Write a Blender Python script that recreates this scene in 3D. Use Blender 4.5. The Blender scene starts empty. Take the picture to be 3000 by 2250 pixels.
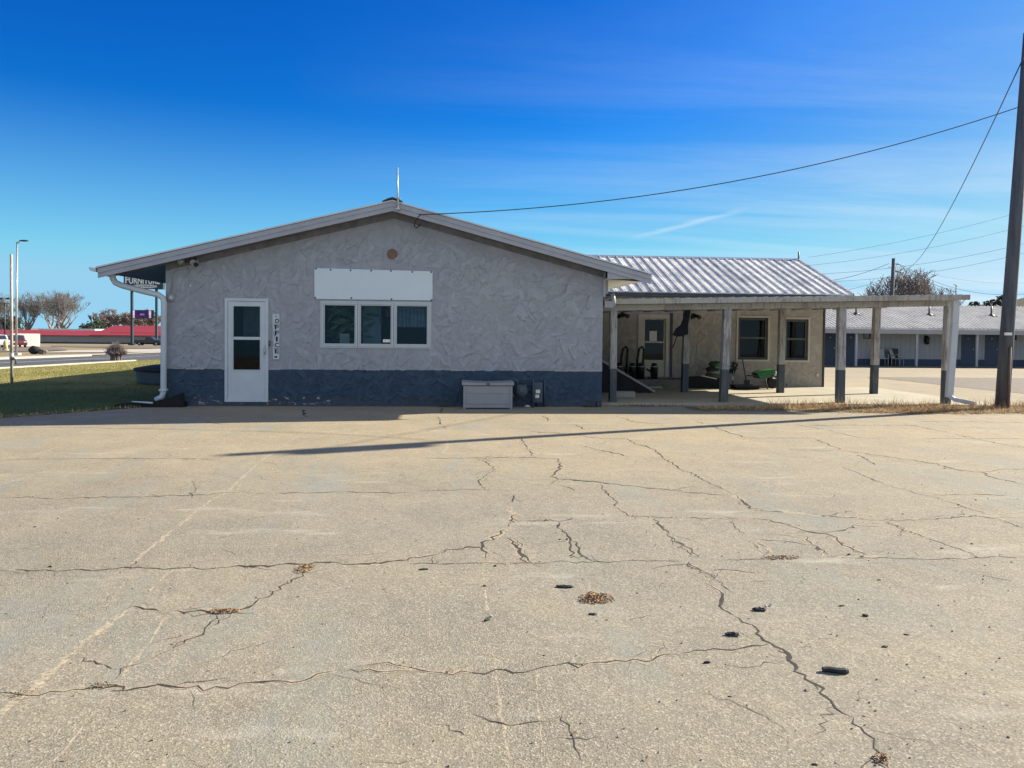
import bpy, math, random
import numpy as np
from mathutils import Vector, Matrix, noise as mnoise
R = math.radians
random.seed(7)
SC = bpy.context.scene
COL = SC.collection
# ------------------------------------------------------------------ camera model (metres; camera stands at the origin, 1.6 m up)
F, CX, PY = 1661.0, 1106.0, 754.0
YAW, PITCH, ROLL = R(4.85), R(1.41), R(0.57)
CAM = Vector((0, 0, 1.6))
fw = Vector((math.sin(YAW)*math.cos(PITCH), math.cos(YAW)*math.cos(PITCH), -math.sin(PITCH)))
r0 = Vector((math.cos(YAW), -math.sin(YAW), 0)); u0 = r0.cross(fw)
rt = r0*math.cos(ROLL) + u0*math.sin(ROLL); up = u0*math.cos(ROLL) - r0*math.sin(ROLL)
def ray(px, py): return fw + rt*((px-CX)/F) + up*((PY-py)/F)
def W(px, py, Y):
    d = ray(px, py); return CAM + d*(Y/d.y)
def zt(y):                                   # lie of the land: level lot, then falling gently away
    return -0.017*(min(max(y, 25.0), 235.0)-25.0)
def G(px, py, dz=0.0):
    d = ray(px, py); z = 0.0
    for _ in range(60):
        t = (z+dz-1.6)/d.z; y = CAM.y + d.y*t
        z = z*0.5 + zt(y)*0.5
    return CAM + d*t
K = 3000/2212
CROPS = {1:(0,650,.36161),2:(480,700,.31348),3:(880,740,.30139),4:(1300,820,.25316),5:(1720,720,.31348),6:(2080,720,.31352),
         7:(2480,640,.37383),8:(2480,140,.45815),'z':(0,840,.15672),'s':(340,780,.09644),'p':(340,960,.09644),'m':(1740,980,.13258),'n':(1960,980,.16275),
         'r':(1080,480,.15069),'q':(1760,740,.10852),'d':(380,1040,.10249),
         'A':(0,1150,.45208),'B':(1000,1150,.45208),'C':(2000,1150,.45208),'D':(0,1600,.45208),'E':(1000,1600,.45208),'F':(2000,1600,.45208)}
def cp(k, x, y):
    a, b, s = CROPS[k]; return ((a+x*s)/K, (b+y*s)/K)
def Wc(k, x, y, Y): return W(*cp(k, x, y), Y)
def Gc(k, x, y, dz=0.0): return G(*cp(k, x, y), dz)
# ------------------------------------------------------------------ mesh builder
class MB:
    def __init__(s): s.v=[]; s.f=[]; s.sm=[]
    def face(s, pts, sm=False):
        n=len(s.v); s.v += [tuple(p) for p in pts]; s.f.append(tuple(range(n, n+len(pts)))); s.sm.append(sm); return s
    def box(s, x0,x1,y0,y1,z0,z1):
        if x0>x1: x0,x1=x1,x0
        if y0>y1: y0,y1=y1,y0
        if z0>z1: z0,z1=z1,z0
        n=len(s.v); s.v += [(x0,y0,z0),(x1,y0,z0),(x1,y1,z0),(x0,y1,z0),(x0,y0,z1),(x1,y0,z1),(x1,y1,z1),(x0,y1,z1)]
        for q in ((0,3,2,1),(4,5,6,7),(0,1,5,4),(1,2,6,5),(2,3,7,6),(3,0,4,7)):
            s.f.append(tuple(n+i for i in q)); s.sm.append(False)
        return s
    def hexa(s, b, t):                       # 4 bottom pts ccw, 4 top pts
        n=len(s.v); s.v += [tuple(p) for p in b]+[tuple(p) for p in t]
        for q in ((0,3,2,1),(4,5,6,7),(0,1,5,4),(1,2,6,5),(2,3,7,6),(3,0,4,7)):
            s.f.append(tuple(n+i for i in q)); s.sm.append(False)
        return s
    def prism(s, poly, vec):                 # polygon extruded along vec
        vec=Vector(vec); n=len(s.v); m=len(poly); poly=[Vector(p) for p in poly]
        s.v += [tuple(p) for p in poly]+[tuple(p+vec) for p in poly]
        s.f.append(tuple(range(n, n+m))); s.sm.append(False)
        s.f.append(tuple(range(n+2*m-1, n+m-1, -1))); s.sm.append(False)
        for i in range(m):
            j=(i+1)%m; s.f.append((n+i, n+m+i, n+m+j, n+j)); s.sm.append(False)
        return s
    def tube(s, pts, rad, n=8, cap=True, sm=True, ph=0.0):
        pts=[Vector(p) for p in pts]; m=len(pts)
        if not isinstance(rad,(list,tuple)): rad=[rad]*m
        b=len(s.v); prev=None
        for i,p in enumerate(pts):
            t=(pts[min(i+1,m-1)]-pts[max(i-1,0)])
            t = t.normalized() if t.length>1e-9 else Vector((0,0,1))
            if prev is None:
                a=Vector((0,0,1)) if abs(t.z)<.9 else Vector((1,0,0)); u=t.cross(a).normalized()
            else:
                u=(prev-t*prev.dot(t)); u=u.normalized() if u.length>1e-6 else t.orthogonal().normalized()
            prev=u; w=t.cross(u)
            for k in range(n):
                c=2*math.pi*k/n+ph; s.v.append(tuple(p+(u*math.cos(c)+w*math.sin(c))*rad[i]))
        for i in range(m-1):
            for k in range(n):
                k2=(k+1)%n; s.f.append((b+i*n+k, b+i*n+k2, b+(i+1)*n+k2, b+(i+1)*n+k)); s.sm.append(sm)
        if cap:
            s.f.append(tuple(b+k for k in range(n-1,-1,-1))); s.sm.append(False)
            s.f.append(tuple(b+(m-1)*n+k for k in range(n))); s.sm.append(False)
        return s
    def lathe(s, c, prof, n=16, axis='z', sm=True):
        pts=[]; c=Vector(c); b=len(s.v)
        for (r,h) in prof:
            for k in range(n):
                a=2*math.pi*k/n; x,y=r*math.cos(a), r*math.sin(a)
                p = Vector((x,y,h)) if axis=='z' else (Vector((x,h,y)) if axis=='y' else Vector((h,x,y)))
                s.v.append(tuple(c+p))
        m=len(prof)
        for i in range(m-1):
            for k in range(n):
                k2=(k+1)%n; s.f.append((b+i*n+k,b+i*n+k2,b+(i+1)*n+k2,b+(i+1)*n+k)); s.sm.append(sm)
        s.f.append(tuple(b+k for k in range(n-1,-1,-1))); s.sm.append(False)
        s.f.append(tuple(b+(m-1)*n+k for k in range(n))); s.sm.append(False)
        return s
    def blob(s, c, r, seed=0, amp=.25, freq=2.0, nu=10, nv=7, flat=None):
        b=len(s.v); c=Vector(c); off=Vector((seed*7.3, seed*3.1, seed*1.7))
        for j in range(nv+1):
            th=math.pi*j/nv
            for i in range(nu):
                ph=2*math.pi*i/nu
                d=Vector((math.sin(th)*math.cos(ph), math.sin(th)*math.sin(ph), math.cos(th)))
                k=1+amp*mnoise.noise(d*freq+off)
                p=Vector((d.x*r[0]*k, d.y*r[1]*k, d.z*r[2]*k))
                if flat is not None and p.z<flat: p.z=flat
                s.v.append(tuple(c+p))
        for j in range(nv):
            for i in range(nu):
                i2=(i+1)%nu; s.f.append((b+j*nu+i, b+(j+1)*nu+i, b+(j+1)*nu+i2, b+j*nu+i2)); s.sm.append(amp<.2)
        return s
    def trowel(s, rects, holes, top, Y, dens, seed, inset=.03):
        """raised trowel strokes of the render coat over a wall area (x0,x1,z0,z1), keeping clear of the openings"""
        rnd=random.Random(seed)
        for (x0,x1,z0,z1) in rects:
            for _ in range(int((x1-x0)*(z1-z0)*dens)):
                cx,cz=rnd.uniform(x0,x1),rnd.uniform(z0,z1); a=rnd.choice((rnd.gauss(.1,.35),rnd.gauss(-.7,.35),rnd.gauss(.9,.3))); L=rnd.uniform(.09,.24); w=rnd.uniform(.03,.085)
                r=L+.02
                if cx-r<x0+inset or cx+r>x1-inset or cz-r*.7<z0+.01 or cz+r*.8>top(cx)-.02 or cz+r*.8>top(cx-r)-.02 or cz+r*.8>top(cx+r)-.02: continue
                if any(h[0]-r*.8<cx<h[1]+r*.8 and h[2]-r*.6<cz<h[3]+r*.6 for h in holes): continue
                h=rnd.uniform(.012,.03); sg=rnd.choice((1,1,-1)); n=9; F_=[];B_=[]
                for k in range(n):
                    t=2*math.pi*k/n+rnd.uniform(-.25,.25); e=rnd.uniform(.72,1.1); u=L*e*math.copysign(abs(math.cos(t))**.7,math.cos(t)); v=w*e*math.copysign(abs(math.sin(t))**.8,math.sin(t))
                    px=cx+u*math.cos(a)-v*math.sin(a); pz=cz+u*math.sin(a)+v*math.cos(a); d=.0012+h*max(0,.5+.5*sg*v/w)*(.7+.3*u/L)
                    F_.append((px,Y-d,pz)); B_.append((px+(px-cx)*.06,Y+.002,pz+(pz-cz)*.06))
                s.face(F_)
                for k in range(n): s.face([B_[k],B_[(k+1)%n],F_[(k+1)%n],F_[k]])
        return s
    def xf(s, M):
        s.v=[tuple(M@Vector(p)) for p in s.v]; return s
    def wall(s, xa, xb, zb, top, holes, Y0, Y1, breaks=()):
        """wall in the XZ plane from Y0 (outer face) to Y1, with rectangular holes (x0,x1,z0,z1)"""
        xs=sorted(set([xa,xb]+[h[0] for h in holes]+[h[1] for h in holes]+[b for b in breaks if xa<b<xb]))
        for i in range(len(xs)-1):
            a,b=xs[i],xs[i+1]; mid=(a+b)/2
            hs=sorted([h for h in holes if h[0]<=mid<=h[1]], key=lambda h:h[2])
            z=zb; segs=[]
            for h in hs: segs.append(((z,z),(h[2],h[2]))); z=h[3]
            segs.append(((z,z),(top(a),top(b))))
            for (l,u) in segs:
                if u[0]-l[0]<1e-5 and u[1]-l[1]<1e-5: continue
                s.face([(a,Y0,l[0]),(b,Y0,l[1]),(b,Y0,u[1]),(a,Y0,u[0])])
                s.face([(b,Y1,l[1]),(a,Y1,l[0]),(a,Y1,u[0]),(b,Y1,u[1])])
            s.face([(a,Y0,top(a)),(b,Y0,top(b)),(b,Y1,top(b)),(a,Y1,top(a))])
        for x in (xa,xb): s.face([(x,Y0,zb),(x,Y0,top(x)),(x,Y1,top(x)),(x,Y1,zb)])
        for (a,b,l,u) in holes:
            s.face([(a,Y0,l),(a,Y1,l),(a,Y1,u),(a,Y0,u)]); s.face([(b,Y1,l),(b,Y0,l),(b,Y0,u),(b,Y1,u)])
            s.face([(a,Y0,u),(a,Y1,u),(b,Y1,u),(b,Y0,u)]); s.face([(a,Y1,l),(a,Y0,l),(b,Y0,l),(b,Y1,l)])
        return s
    def frame(s, x0,x1,z0,z1,w,Y0,Y1):       # rectangular frame in the XZ plane, butted pieces
        s.box(x0,x0+w,Y0,Y1,z0,z1); s.box(x1-w,x1,Y0,Y1,z0,z1)
        s.box(x0+w,x1-w,Y0,Y1,z0,z0+w); s.box(x0+w,x1-w,Y0,Y1,z1-w,z1); return s
    def build(s, name, m, parent=None, origin=None, bevel=0.0):
        me=bpy.data.meshes.new(name)
        if parent is not None: o=WL[parent.name]
        elif origin is not None: o=Vector(origin)
        else:
            xs=[p[0] for p in s.v]; ys=[p[1] for p in s.v]; zs=[p[2] for p in s.v]
            o=Vector(((min(xs)+max(xs))/2,(min(ys)+max(ys))/2,min(zs)))
        A=np.array(s.v, dtype=np.float64)-np.array(o)
        me.from_pydata(A.tolist(), [], s.f)
        me.polygons.foreach_set('use_smooth', s.sm)
        me.materials.append(m); me.update()
        ob=bpy.data.objects.new(name, me); COL.objects.link(ob)
        if parent is not None: ob.parent=parent
        else: ob.location=o
        WL[ob.name]=o
        if bevel>0:
            bm=ob.modifiers.new('edge','BEVEL'); bm.width=bevel; bm.segments=2; bm.limit_method='ANGLE'; bm.angle_limit=R(40)
        return ob
WL={}
def tag(o, label=None, cat=None, group=None, kind=None):
    if label: o['label']=label
    if cat: o['category']=cat
    if group: o['group']=group
    if kind: o['kind']=kind
    return o
def thing(name, label, cat, loc=(0,0,0), group=None):
    o=bpy.data.objects.new(name, None); COL.objects.link(o); o.location=loc; o.empty_display_size=.2
    WL[o.name]=Vector(loc); return tag(o,label,cat,group)
def struct(name, mb, m):
    o=mb.build(name, m, origin=(0,0,0)); o['kind']='structure'; return o
def copy_tree(root, loc, label=None, rotz=None):
    r=root.copy(); COL.objects.link(r); r.location=loc; WL[r.name]=Vector(loc)
    if label: r['label']=label
    if rotz is not None: r.rotation_euler=(0,0,rotz)
    for ch in list(root.children):
        c=ch.copy(); COL.objects.link(c); c.parent=r; WL[c.name]=Vector(loc)
        for g in list(ch.children):
            d=g.copy(); COL.objects.link(d); d.parent=c
    return r
def text_build(body, h, loc, m, name, parent, width=None, depth=.004, bold=.0):
    """lettering facing -Y, centred at loc; h = cap height, width = total width"""
    cu=bpy.data.curves.new('lettering','FONT'); cu.body=body; cu.size=1; cu.align_x='CENTER'; cu.align_y='CENTER'; cu.extrude=.02; cu.resolution_u=3; cu.offset=bold
    ob=bpy.data.objects.new('lettering_tmp', cu); COL.objects.link(ob); bpy.context.view_layer.update()
    me=bpy.data.meshes.new_from_object(ob.evaluated_get(bpy.context.evaluated_depsgraph_get()))
    bpy.data.objects.remove(ob); bpy.data.curves.remove(cu)
    v=np.empty(len(me.vertices)*3); me.vertices.foreach_get('co', v); v=v.reshape(-1,3)
    lo,hi=v.min(0),v.max(0); v-= (lo+hi)/2
    sz=h/(hi[1]-lo[1]); sx=(width/(hi[0]-lo[0])) if width else sz
    w=np.stack([v[:,0]*sx, -v[:,2]*(depth/.04), v[:,1]*sz],1)
    o=WL[parent.name]; w+=np.array(loc)-np.array(o)
    me.vertices.foreach_set('co', w.ravel()); me.materials.clear(); me.materials.append(m); me.update()
    ob=bpy.data.objects.new(name, me); COL.objects.link(ob); ob.parent=parent; WL[ob.name]=o; return ob
# ------------------------------------------------------------------ materials
class NT:
    def __init__(s, name):
        s.m=bpy.data.materials.new(name); s.m.use_nodes=True; s.t=s.m.node_tree; s.t.nodes.clear()
        s.out=s.t.nodes.new('ShaderNodeOutputMaterial')
        s.tc=s.n('ShaderNodeTexCoord'); s.p=s.tc.outputs['Object']
    def n(s, typ, **kw):
        nd=s.t.nodes.new(typ)
        for k,v in kw.items(): setattr(nd,k,v)
        return nd
    def l(s,a,b): s.t.links.new(a,b)
    def val(s, sock, v):
        if isinstance(v,(int,float)): sock.default_value=v
        elif isinstance(v,tuple): sock.default_value = v if len(v)==4 or sock.type=='VECTOR' else (*v,1)
        else: s.l(v,sock)
    def noise(s, scale, detail=3, rough=.55, vec=None, stretch=None, dist=0.0):
        nd=s.n('ShaderNodeTexNoise'); nd.inputs['Scale'].default_value=scale; nd.inputs['Detail'].default_value=detail
        nd.inputs['Roughness'].default_value=rough; nd.inputs['Distortion'].default_value=dist
        v = vec or s.p
        if stretch:
            mp=s.n('ShaderNodeMapping'); s.l(v,mp.inputs['Vector']); mp.inputs['Scale'].default_value=stretch[:3]
            if len(stretch)>3: mp.inputs['Rotation'].default_value=(stretch[3],stretch[4],stretch[5])
            v=mp.outputs[0]
        s.l(v,nd.inputs['Vector']); return nd.outputs['Fac']
    def ramp(s, fac, a, b, lo=0.0, hi=1.0):
        nd=s.n('ShaderNodeMapRange'); s.l(fac,nd.inputs['Value']); nd.inputs['From Min'].default_value=a; nd.inputs['From Max'].default_value=b
        nd.inputs['To Min'].default_value=lo; nd.inputs['To Max'].default_value=hi; return nd.outputs[0]
    def mix(s, fac, a, b, mode='MIX'):
        nd=s.n('ShaderNodeMix', data_type='RGBA', blend_type=mode)
        s.val(nd.inputs[0],fac); s.val(nd.inputs[6],a); s.val(nd.inputs[7],b); return nd.outputs[2]
    def math(s, op, a, b=0.0, c=None):
        nd=s.n('ShaderNodeMath', operation=op); s.val(nd.inputs[0],a); s.val(nd.inputs[1],b)
        if c is not None: s.val(nd.inputs[2],c)
        return nd.outputs[0]
    def bump(s, h, strength=.5, dist=.01, nrm=None):
        nd=s.n('ShaderNodeBump'); s.l(h,nd.inputs['Height']); nd.inputs['Strength'].default_value=strength; nd.inputs['Distance'].default_value=dist
        if nrm: s.l(nrm,nd.inputs['Normal'])
        return nd.outputs[0]
    def done(s, col, rough=.7, nrm=None, metal=0.0, spec=.4, coat=0.0):
        b=s.n('ShaderNodeBsdfPrincipled'); s.val(b.inputs['Base Color'],col); s.val(b.inputs['Roughness'],rough); b.inputs['Metallic'].default_value=metal
        b.inputs['Specular IOR Level'].default_value=spec; b.inputs['Coat Weight'].default_value=coat
        if nrm: s.l(nrm,b.inputs['Normal'])
        s.l(b.outputs[0],s.out.inputs[0]); return s.m
def mat(name, col, rough=.65, var=.14, vs=6.0, bump=.15, bs=60.0, metal=0.0, spec=.35, coat=0.0, stretch=None):
    t=NT(name); f=t.noise(vs,4,.6,stretch=stretch)
    c=t.mix(t.ramp(f,.3,.7), tuple(x*(1-var) for x in col), tuple(min(1,x*(1+var)) for x in col))
    nr=t.bump(t.noise(bs,3,stretch=stretch),bump,.004) if bump else None
    rr=t.ramp(t.noise(vs*3,2),.3,.7,max(.03,rough-.08),min(1,rough+.08))
    return t.done(c,rr,nr,metal,spec,coat)
SKY_DUST=.8; SKY_STR=.062; EXPO=1.35; CLOUD=(5.7,6.15,6.5,1); SKY_POW=(4.0,1.9,0.0); HORIZON=(2.15,4.35,5.9,1); FILL_VEIL=.5
# ------------------------------------------------------------------ materials
def stucco(name, upper, lower, split=None, chips=False, tint=None):
    t=NT(name)
    h=None; cells=None
    for k,(rot,sc,off) in enumerate(((.5,(2.9,2.9,8.0),0),(-.75,(2.6,2.6,7.4),9.1),(1.25,(3.2,3.2,8.4),4.4))):
        mp=t.n('ShaderNodeMapping'); t.l(t.p,mp.inputs['Vector']); mp.inputs['Rotation'].default_value=(0,rot,0); mp.inputs['Location'].default_value=(off,off,off)
        dn=t.n('ShaderNodeTexNoise'); dn.inputs['Scale'].default_value=3.0; dn.inputs['Detail'].default_value=2; t.l(mp.outputs[0],dn.inputs['Vector'])
        ad=t.n('ShaderNodeVectorMath',operation='MULTIPLY_ADD'); t.l(dn.outputs['Color'],ad.inputs[0]); ad.inputs[1].default_value=(.35,.35,.35); t.l(mp.outputs[0],ad.inputs[2])
        m2=t.n('ShaderNodeMapping'); t.l(ad.outputs[0],m2.inputs['Vector']); m2.inputs['Scale'].default_value=sc
        vo=t.n('ShaderNodeTexVoronoi'); vo.feature='F1'; vo.inputs['Scale'].default_value=1.0; t.l(m2.outputs[0],vo.inputs['Vector'])
        sp=t.n('ShaderNodeSeparateColor'); t.l(vo.outputs['Color'],sp.inputs[0])
        d=t.ramp(vo.outputs['Distance'],.0,.9,1.0,.25)
        hh=t.math('MULTIPLY',t.ramp(sp.outputs[0],.25,1.0),d)
        h = hh if h is None else t.math('MAXIMUM',h,hh)
        cells = sp.outputs[1] if cells is None else cells
    fine=t.noise(55,4,.6); mid=t.noise(9,3)
    hh=t.math('ADD',t.math('MULTIPLY',h,1.0),t.math('MULTIPLY_ADD',fine,.07,t.math('MULTIPLY',mid,.12)))
    nr=t.bump(hh,.9,.036)
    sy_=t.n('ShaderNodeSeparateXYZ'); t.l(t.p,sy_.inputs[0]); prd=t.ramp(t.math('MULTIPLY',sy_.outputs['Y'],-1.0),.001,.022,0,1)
    big=t.noise(.7,3)
    cu=t.mix(t.ramp(h,.2,.95),tuple(c*.9 for c in upper),tuple(c*1.07 for c in upper))
    cu=t.mix(t.ramp(big,.35,.7),cu,t.mix(1.0,cu,tint or (.93,.94,.97),'MULTIPLY'))
    sv=t.noise(2.2,4,.65,stretch=(3.2,3.2,.28)); cu=t.mix(t.ramp(sv,.56,.74,0,.6),cu,t.mix(1.0,cu,(.86,.85,.83),'MULTIPLY'))
    cu=t.mix(prd,cu,t.mix(1.0,cu,(1.09,1.09,1.08),'MULTIPLY'))  # raised strokes coloured lighter to imitate light catching the relief
    if split is None: return t.done(cu,.85,nr,spec=.2)
    cl=t.mix(t.ramp(h,.2,.9),tuple(c*.85 for c in lower),tuple(c*1.12 for c in lower))
    sx=t.n('ShaderNodeSeparateXYZ'); t.l(t.p,sx.inputs[0]); z=sx.outputs['Z']
    ze=t.math('ADD',z,t.math('MULTIPLY_ADD',t.noise(7,3,.7,stretch=(1,1,.4)),.035,-.0175))
    c=t.mix(t.math('GREATER_THAN',ze,split),cl,cu)
    # thin pale lip of overspray along the colour change
    lip=t.math('MULTIPLY',t.math('LESS_THAN',t.math('ABSOLUTE',t.math('SUBTRACT',ze,split)),.012),t.math('GREATER_THAN',t.noise(2.2,2),.5))
    c=t.mix(t.math('MULTIPLY',lip,.5),c,(.5,.5,.52))
    if chips:                                 # flaked paint near the ground either side of the door
        n=t.noise(6,5,.75,stretch=(1,1,1.8))
        low=t.math('MULTIPLY',t.math('LESS_THAN',z,.2),t.math('GREATER_THAN',z,.035))
        loc=t.noise(.55,1,.4,stretch=(1,1,.0))
        lx=t.math('LESS_THAN',t.math('ABSOLUTE',t.math('SUBTRACT',sx.outputs['X'],CHIP_X)),1.45)
        m=t.math('MULTIPLY',t.math('MULTIPLY',low,lx),t.math('GREATER_THAN',n,.585))
        c=t.mix(m,c,(.42,.42,.42))
    dirt=t.math('MULTIPLY',t.ramp(z,.22,0,0,1),t.ramp(t.noise(3,4,.7),.35,.7,.2,.75))
    c=t.mix(dirt,c,(.10,.09,.08))
    return t.done(c,.85,nr,spec=.2)
CHIP_X=0.0
def concrete(name):
    t=NT(name)
    g1=t.noise(.22,4,.6); g2=t.noise(1.3,5,.65); g3=t.noise(9,4,.7); ag=t.noise(135,2,.7); ag2=t.noise(130,3,.7)
    vo=t.n('ShaderNodeTexVoronoi'); vo.inputs['Scale'].default_value=125; t.l(t.p,vo.inputs['Vector'])
    sc=t.n('ShaderNodeSeparateColor'); t.l(vo.outputs['Color'],sc.inputs[0])
    c=t.mix(t.ramp(g1,.36,.64),(.34,.289,.207),(.295,.264,.204))
    c=t.mix(t.ramp(g2,.3,.75),t.mix(1.0,c,(.86,.86,.88),'MULTIPLY'),t.mix(1.0,c,(1.09,1.07,1.02),'MULTIPLY'))
    c=t.mix(t.ramp(g3,.35,.75,0,.6),c,t.mix(1.0,c,(.84,.85,.86),'MULTIPLY'))
    # the slabs near the camera are greyer, the older pour beyond is sandier
    sy=t.n('ShaderNodeSeparateXYZ'); t.l(t.p,sy.inputs[0])
    far=t.ramp(t.math('MULTIPLY_ADD',g1,4.0,sy.outputs['Y']),8.5,13.5)
    c=t.mix(far,t.mix(1.0,c,(.86,.895,.935),'MULTIPLY'),t.mix(1.0,c,(1.06,1.02,.93),'MULTIPLY'))
    # slab tone changes
    br=t.n('ShaderNodeTexBrick'); br.offset=.37; br.inputs['Scale'].default_value=1; br.inputs['Mortar Size'].default_value=0
    br.inputs['Brick Width'].default_value=4.6; br.inputs['Row Height'].default_value=4.1; br.inputs['Color1'].default_value=(.93,.94,.96,1); br.inputs['Color2'].default_value=(1.05,1.03,.99,1)
    t.l(t.p,br.inputs['Vector']); c=t.mix(.8,c,t.mix(1.0,c,br.outputs['Color'],'MULTIPLY'))
    # exposed aggregate: light and dark stones
    c=t.mix(t.ramp(sc.outputs[0],.62,.95,0,.55),c,(.50,.45,.36))
    c=t.mix(t.ramp(sc.outputs[1],.70,1.0,0,.6),c,(.115,.105,.09))
    coarse=t.ramp(t.math('ADD',t.math('MULTIPLY',t.noise(.45,3),.75),t.math('MULTIPLY_ADD',t.noise(2.0,3),.25,t.math('MULTIPLY_ADD',sy.outputs['Y'],-.016,t.math('MULTIPLY_ADD',sy.outputs['X'],-.02,.07)))),.40,.66,.2,1.0)
    cag=c
    c=t.mix(t.ramp(ag,.36,.70),t.mix(1.0,c,(.66,.66,.66),'MULTIPLY'),t.mix(1.0,c,(1.27,1.25,1.2),'MULTIPLY'))
    c=t.mix(coarse,cag,c)
    # worn grey-green streaks and pale scrapes
    st=t.noise(.9,5,.7,stretch=(1,.35,1,0,0,.5)); c=t.mix(t.ramp(st,.53,.70,0,.75),c,(.225,.238,.215))
    sp=t.noise(1.7,5,.7,stretch=(.35,1.3,1,0,0,-.45)); c=t.mix(t.ramp(sp,.58,.74,0,.65),c,(.43,.40,.33))
    oil=t.noise(2.6,2,.5); c=t.mix(t.ramp(oil,.74,.80,0,.55),c,(.12,.11,.095))
    fl=t.noise(26,3,.6); c=t.mix(t.math('MULTIPLY',t.ramp(fl,.70,.76,0,.75),t.ramp(g2,.4,.6)),c,(.085,.078,.068))
    # hairline crazing
    vc=t.n('ShaderNodeTexVoronoi'); vc.feature='DISTANCE_TO_EDGE'; vc.inputs['Scale'].default_value=3.4
    dn=t.n('ShaderNodeTexNoise'); dn.inputs['Scale'].default_value=2.5; dn.inputs['Detail'].default_value=5; t.l(t.p,dn.inputs['Vector'])
    ad=t.n('ShaderNodeVectorMath',operation='MULTIPLY_ADD'); t.l(dn.outputs['Color'],ad.inputs[0]); ad.inputs[1].default_value=(.5,.5,.5); t.l(t.p,ad.inputs[2]); t.l(ad.outputs[0],vc.inputs['Vector'])
    cz=t.math('MULTIPLY',t.ramp(vc.outputs['Distance'],.0,.014,1,0),t.ramp(t.noise(.8,3),.5,.66)); c=t.mix(t.math('MULTIPLY',cz,.6),c,(.09,.08,.07))
    hb=t.math('ADD',t.math('MULTIPLY',ag2,.7),t.math('MULTIPLY',vo.outputs['Distance'],.8))
    hb=t.math('SUBTRACT',hb,t.math('MULTIPLY',cz,.6))
    n1=t.bump(t.math('MULTIPLY',hb,coarse),.6,.005); n2=t.bump(g2,.35,.05,n1)
    return t.done(c,.92,n2,spec=.15)
def roofmetal(name):
    t=NT(name)
    w=t.noise(2.3,6,.75,stretch=(1,.45,.45)); w2=t.noise(9,5,.8); wb=t.noise(.55,3,.6)
    k=t.math('ADD',t.math('MULTIPLY',w,.6),t.math('MULTIPLY_ADD',w2,.35,t.math('MULTIPLY',wb,.35)))
    c=t.mix(t.ramp(k,.56,.76),(.80,.775,.71),(.34,.345,.355))
    return t.done(c,t.ramp(k,.55,.72,.55,.42),t.bump(w2,.12,.004),metal=.0,spec=.15)
def glassmat(name, tint=(.75,.85,.85), amount=.62, rough=.02):
    t=NT(name)
    tr=t.n('ShaderNodeBsdfTransparent'); tr.inputs[0].default_value=(*tint,1)
    gl=t.n('ShaderNodeBsdfGlossy'); gl.inputs['Roughness'].default_value=rough; gl.inputs[0].default_value=(.9,.95,1,1)
    fr=t.n('ShaderNodeFresnel'); fr.inputs[0].default_value=1.5
    nz=t.bump(t.noise(1.6,2),.05,.02); t.l(nz,gl.inputs['Normal']); t.l(nz,fr.inputs['Normal'])
    mx=t.n('ShaderNodeMixShader'); t.l(t.ramp(fr.outputs[0],0,1,.0,.4),mx.inputs[0]); t.l(tr.outputs[0],mx.inputs[1]); t.l(gl.outputs[0],mx.inputs[2]); t.l(mx.outputs[0],t.out.inputs[0]); return t.m
def grassmat(name, a, b, c2, near=False):
    t=NT(name); f=t.noise(.35,4,.6); g=t.noise(14,2)
    c=t.mix(t.ramp(f,.35,.65),a,b); c=t.mix(t.ramp(g,.4,.75,0,.8),c,c2)
    if near:                                 # office shade painted into the turf: darker green close by, dry further out
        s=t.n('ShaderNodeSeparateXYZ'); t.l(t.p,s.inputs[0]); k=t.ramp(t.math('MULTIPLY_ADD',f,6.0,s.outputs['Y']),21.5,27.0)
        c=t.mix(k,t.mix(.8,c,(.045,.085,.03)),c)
    return t.done(c,.9,t.bump(t.noise(60,3),.6,.02),spec=.1)
def asphalt(name,col=(.06,.06,.065)):
    t=NT(name); f=t.noise(.3,4,.6); g=t.noise(40,2)
    c=t.mix(t.ramp(f,.3,.7),tuple(x*.85 for x in col),tuple(x*1.25 for x in col)); c=t.mix(t.ramp(g,.5,.8,0,.5),c,tuple(x*1.9 for x in col))
    return t.done(c,.85,t.bump(g,.3,.006),spec=.25)
def paintedwood(name, upper, lower, split, wear=.5):
    """painted post: pale top, blue-grey foot, weathered wood showing through in vertical flakes"""
    t=NT(name); sx=t.n('ShaderNodeSeparateXYZ'); t.l(t.p,sx.inputs[0]); z=sx.outputs['Z']
    ze=t.math('ADD',z,t.math('MULTIPLY_ADD',t.noise(20,2),.02,-.01))
    c=t.mix(t.math('GREATER_THAN',ze,split),lower,upper)
    fl=t.noise(7,6,.75,stretch=(3,3,.35)); big=t.noise(1.6,3,.6)
    m=t.ramp(t.math('ADD',t.math('MULTIPLY',fl,.7),t.math('MULTIPLY',big,.4)),.55,.61,0,wear)
    c=t.mix(m,c,(.155,.125,.105))
    c=t.mix(t.ramp(t.noise(30,3,stretch=(2,2,.15)),.4,.8,0,.35),c,t.mix(1.0,c,(.7,.7,.7),'MULTIPLY'))
    return t.done(c,.75,t.bump(t.noise(45,4,.6,stretch=(2,2,.12)),.35,.006),spec=.25)
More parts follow.
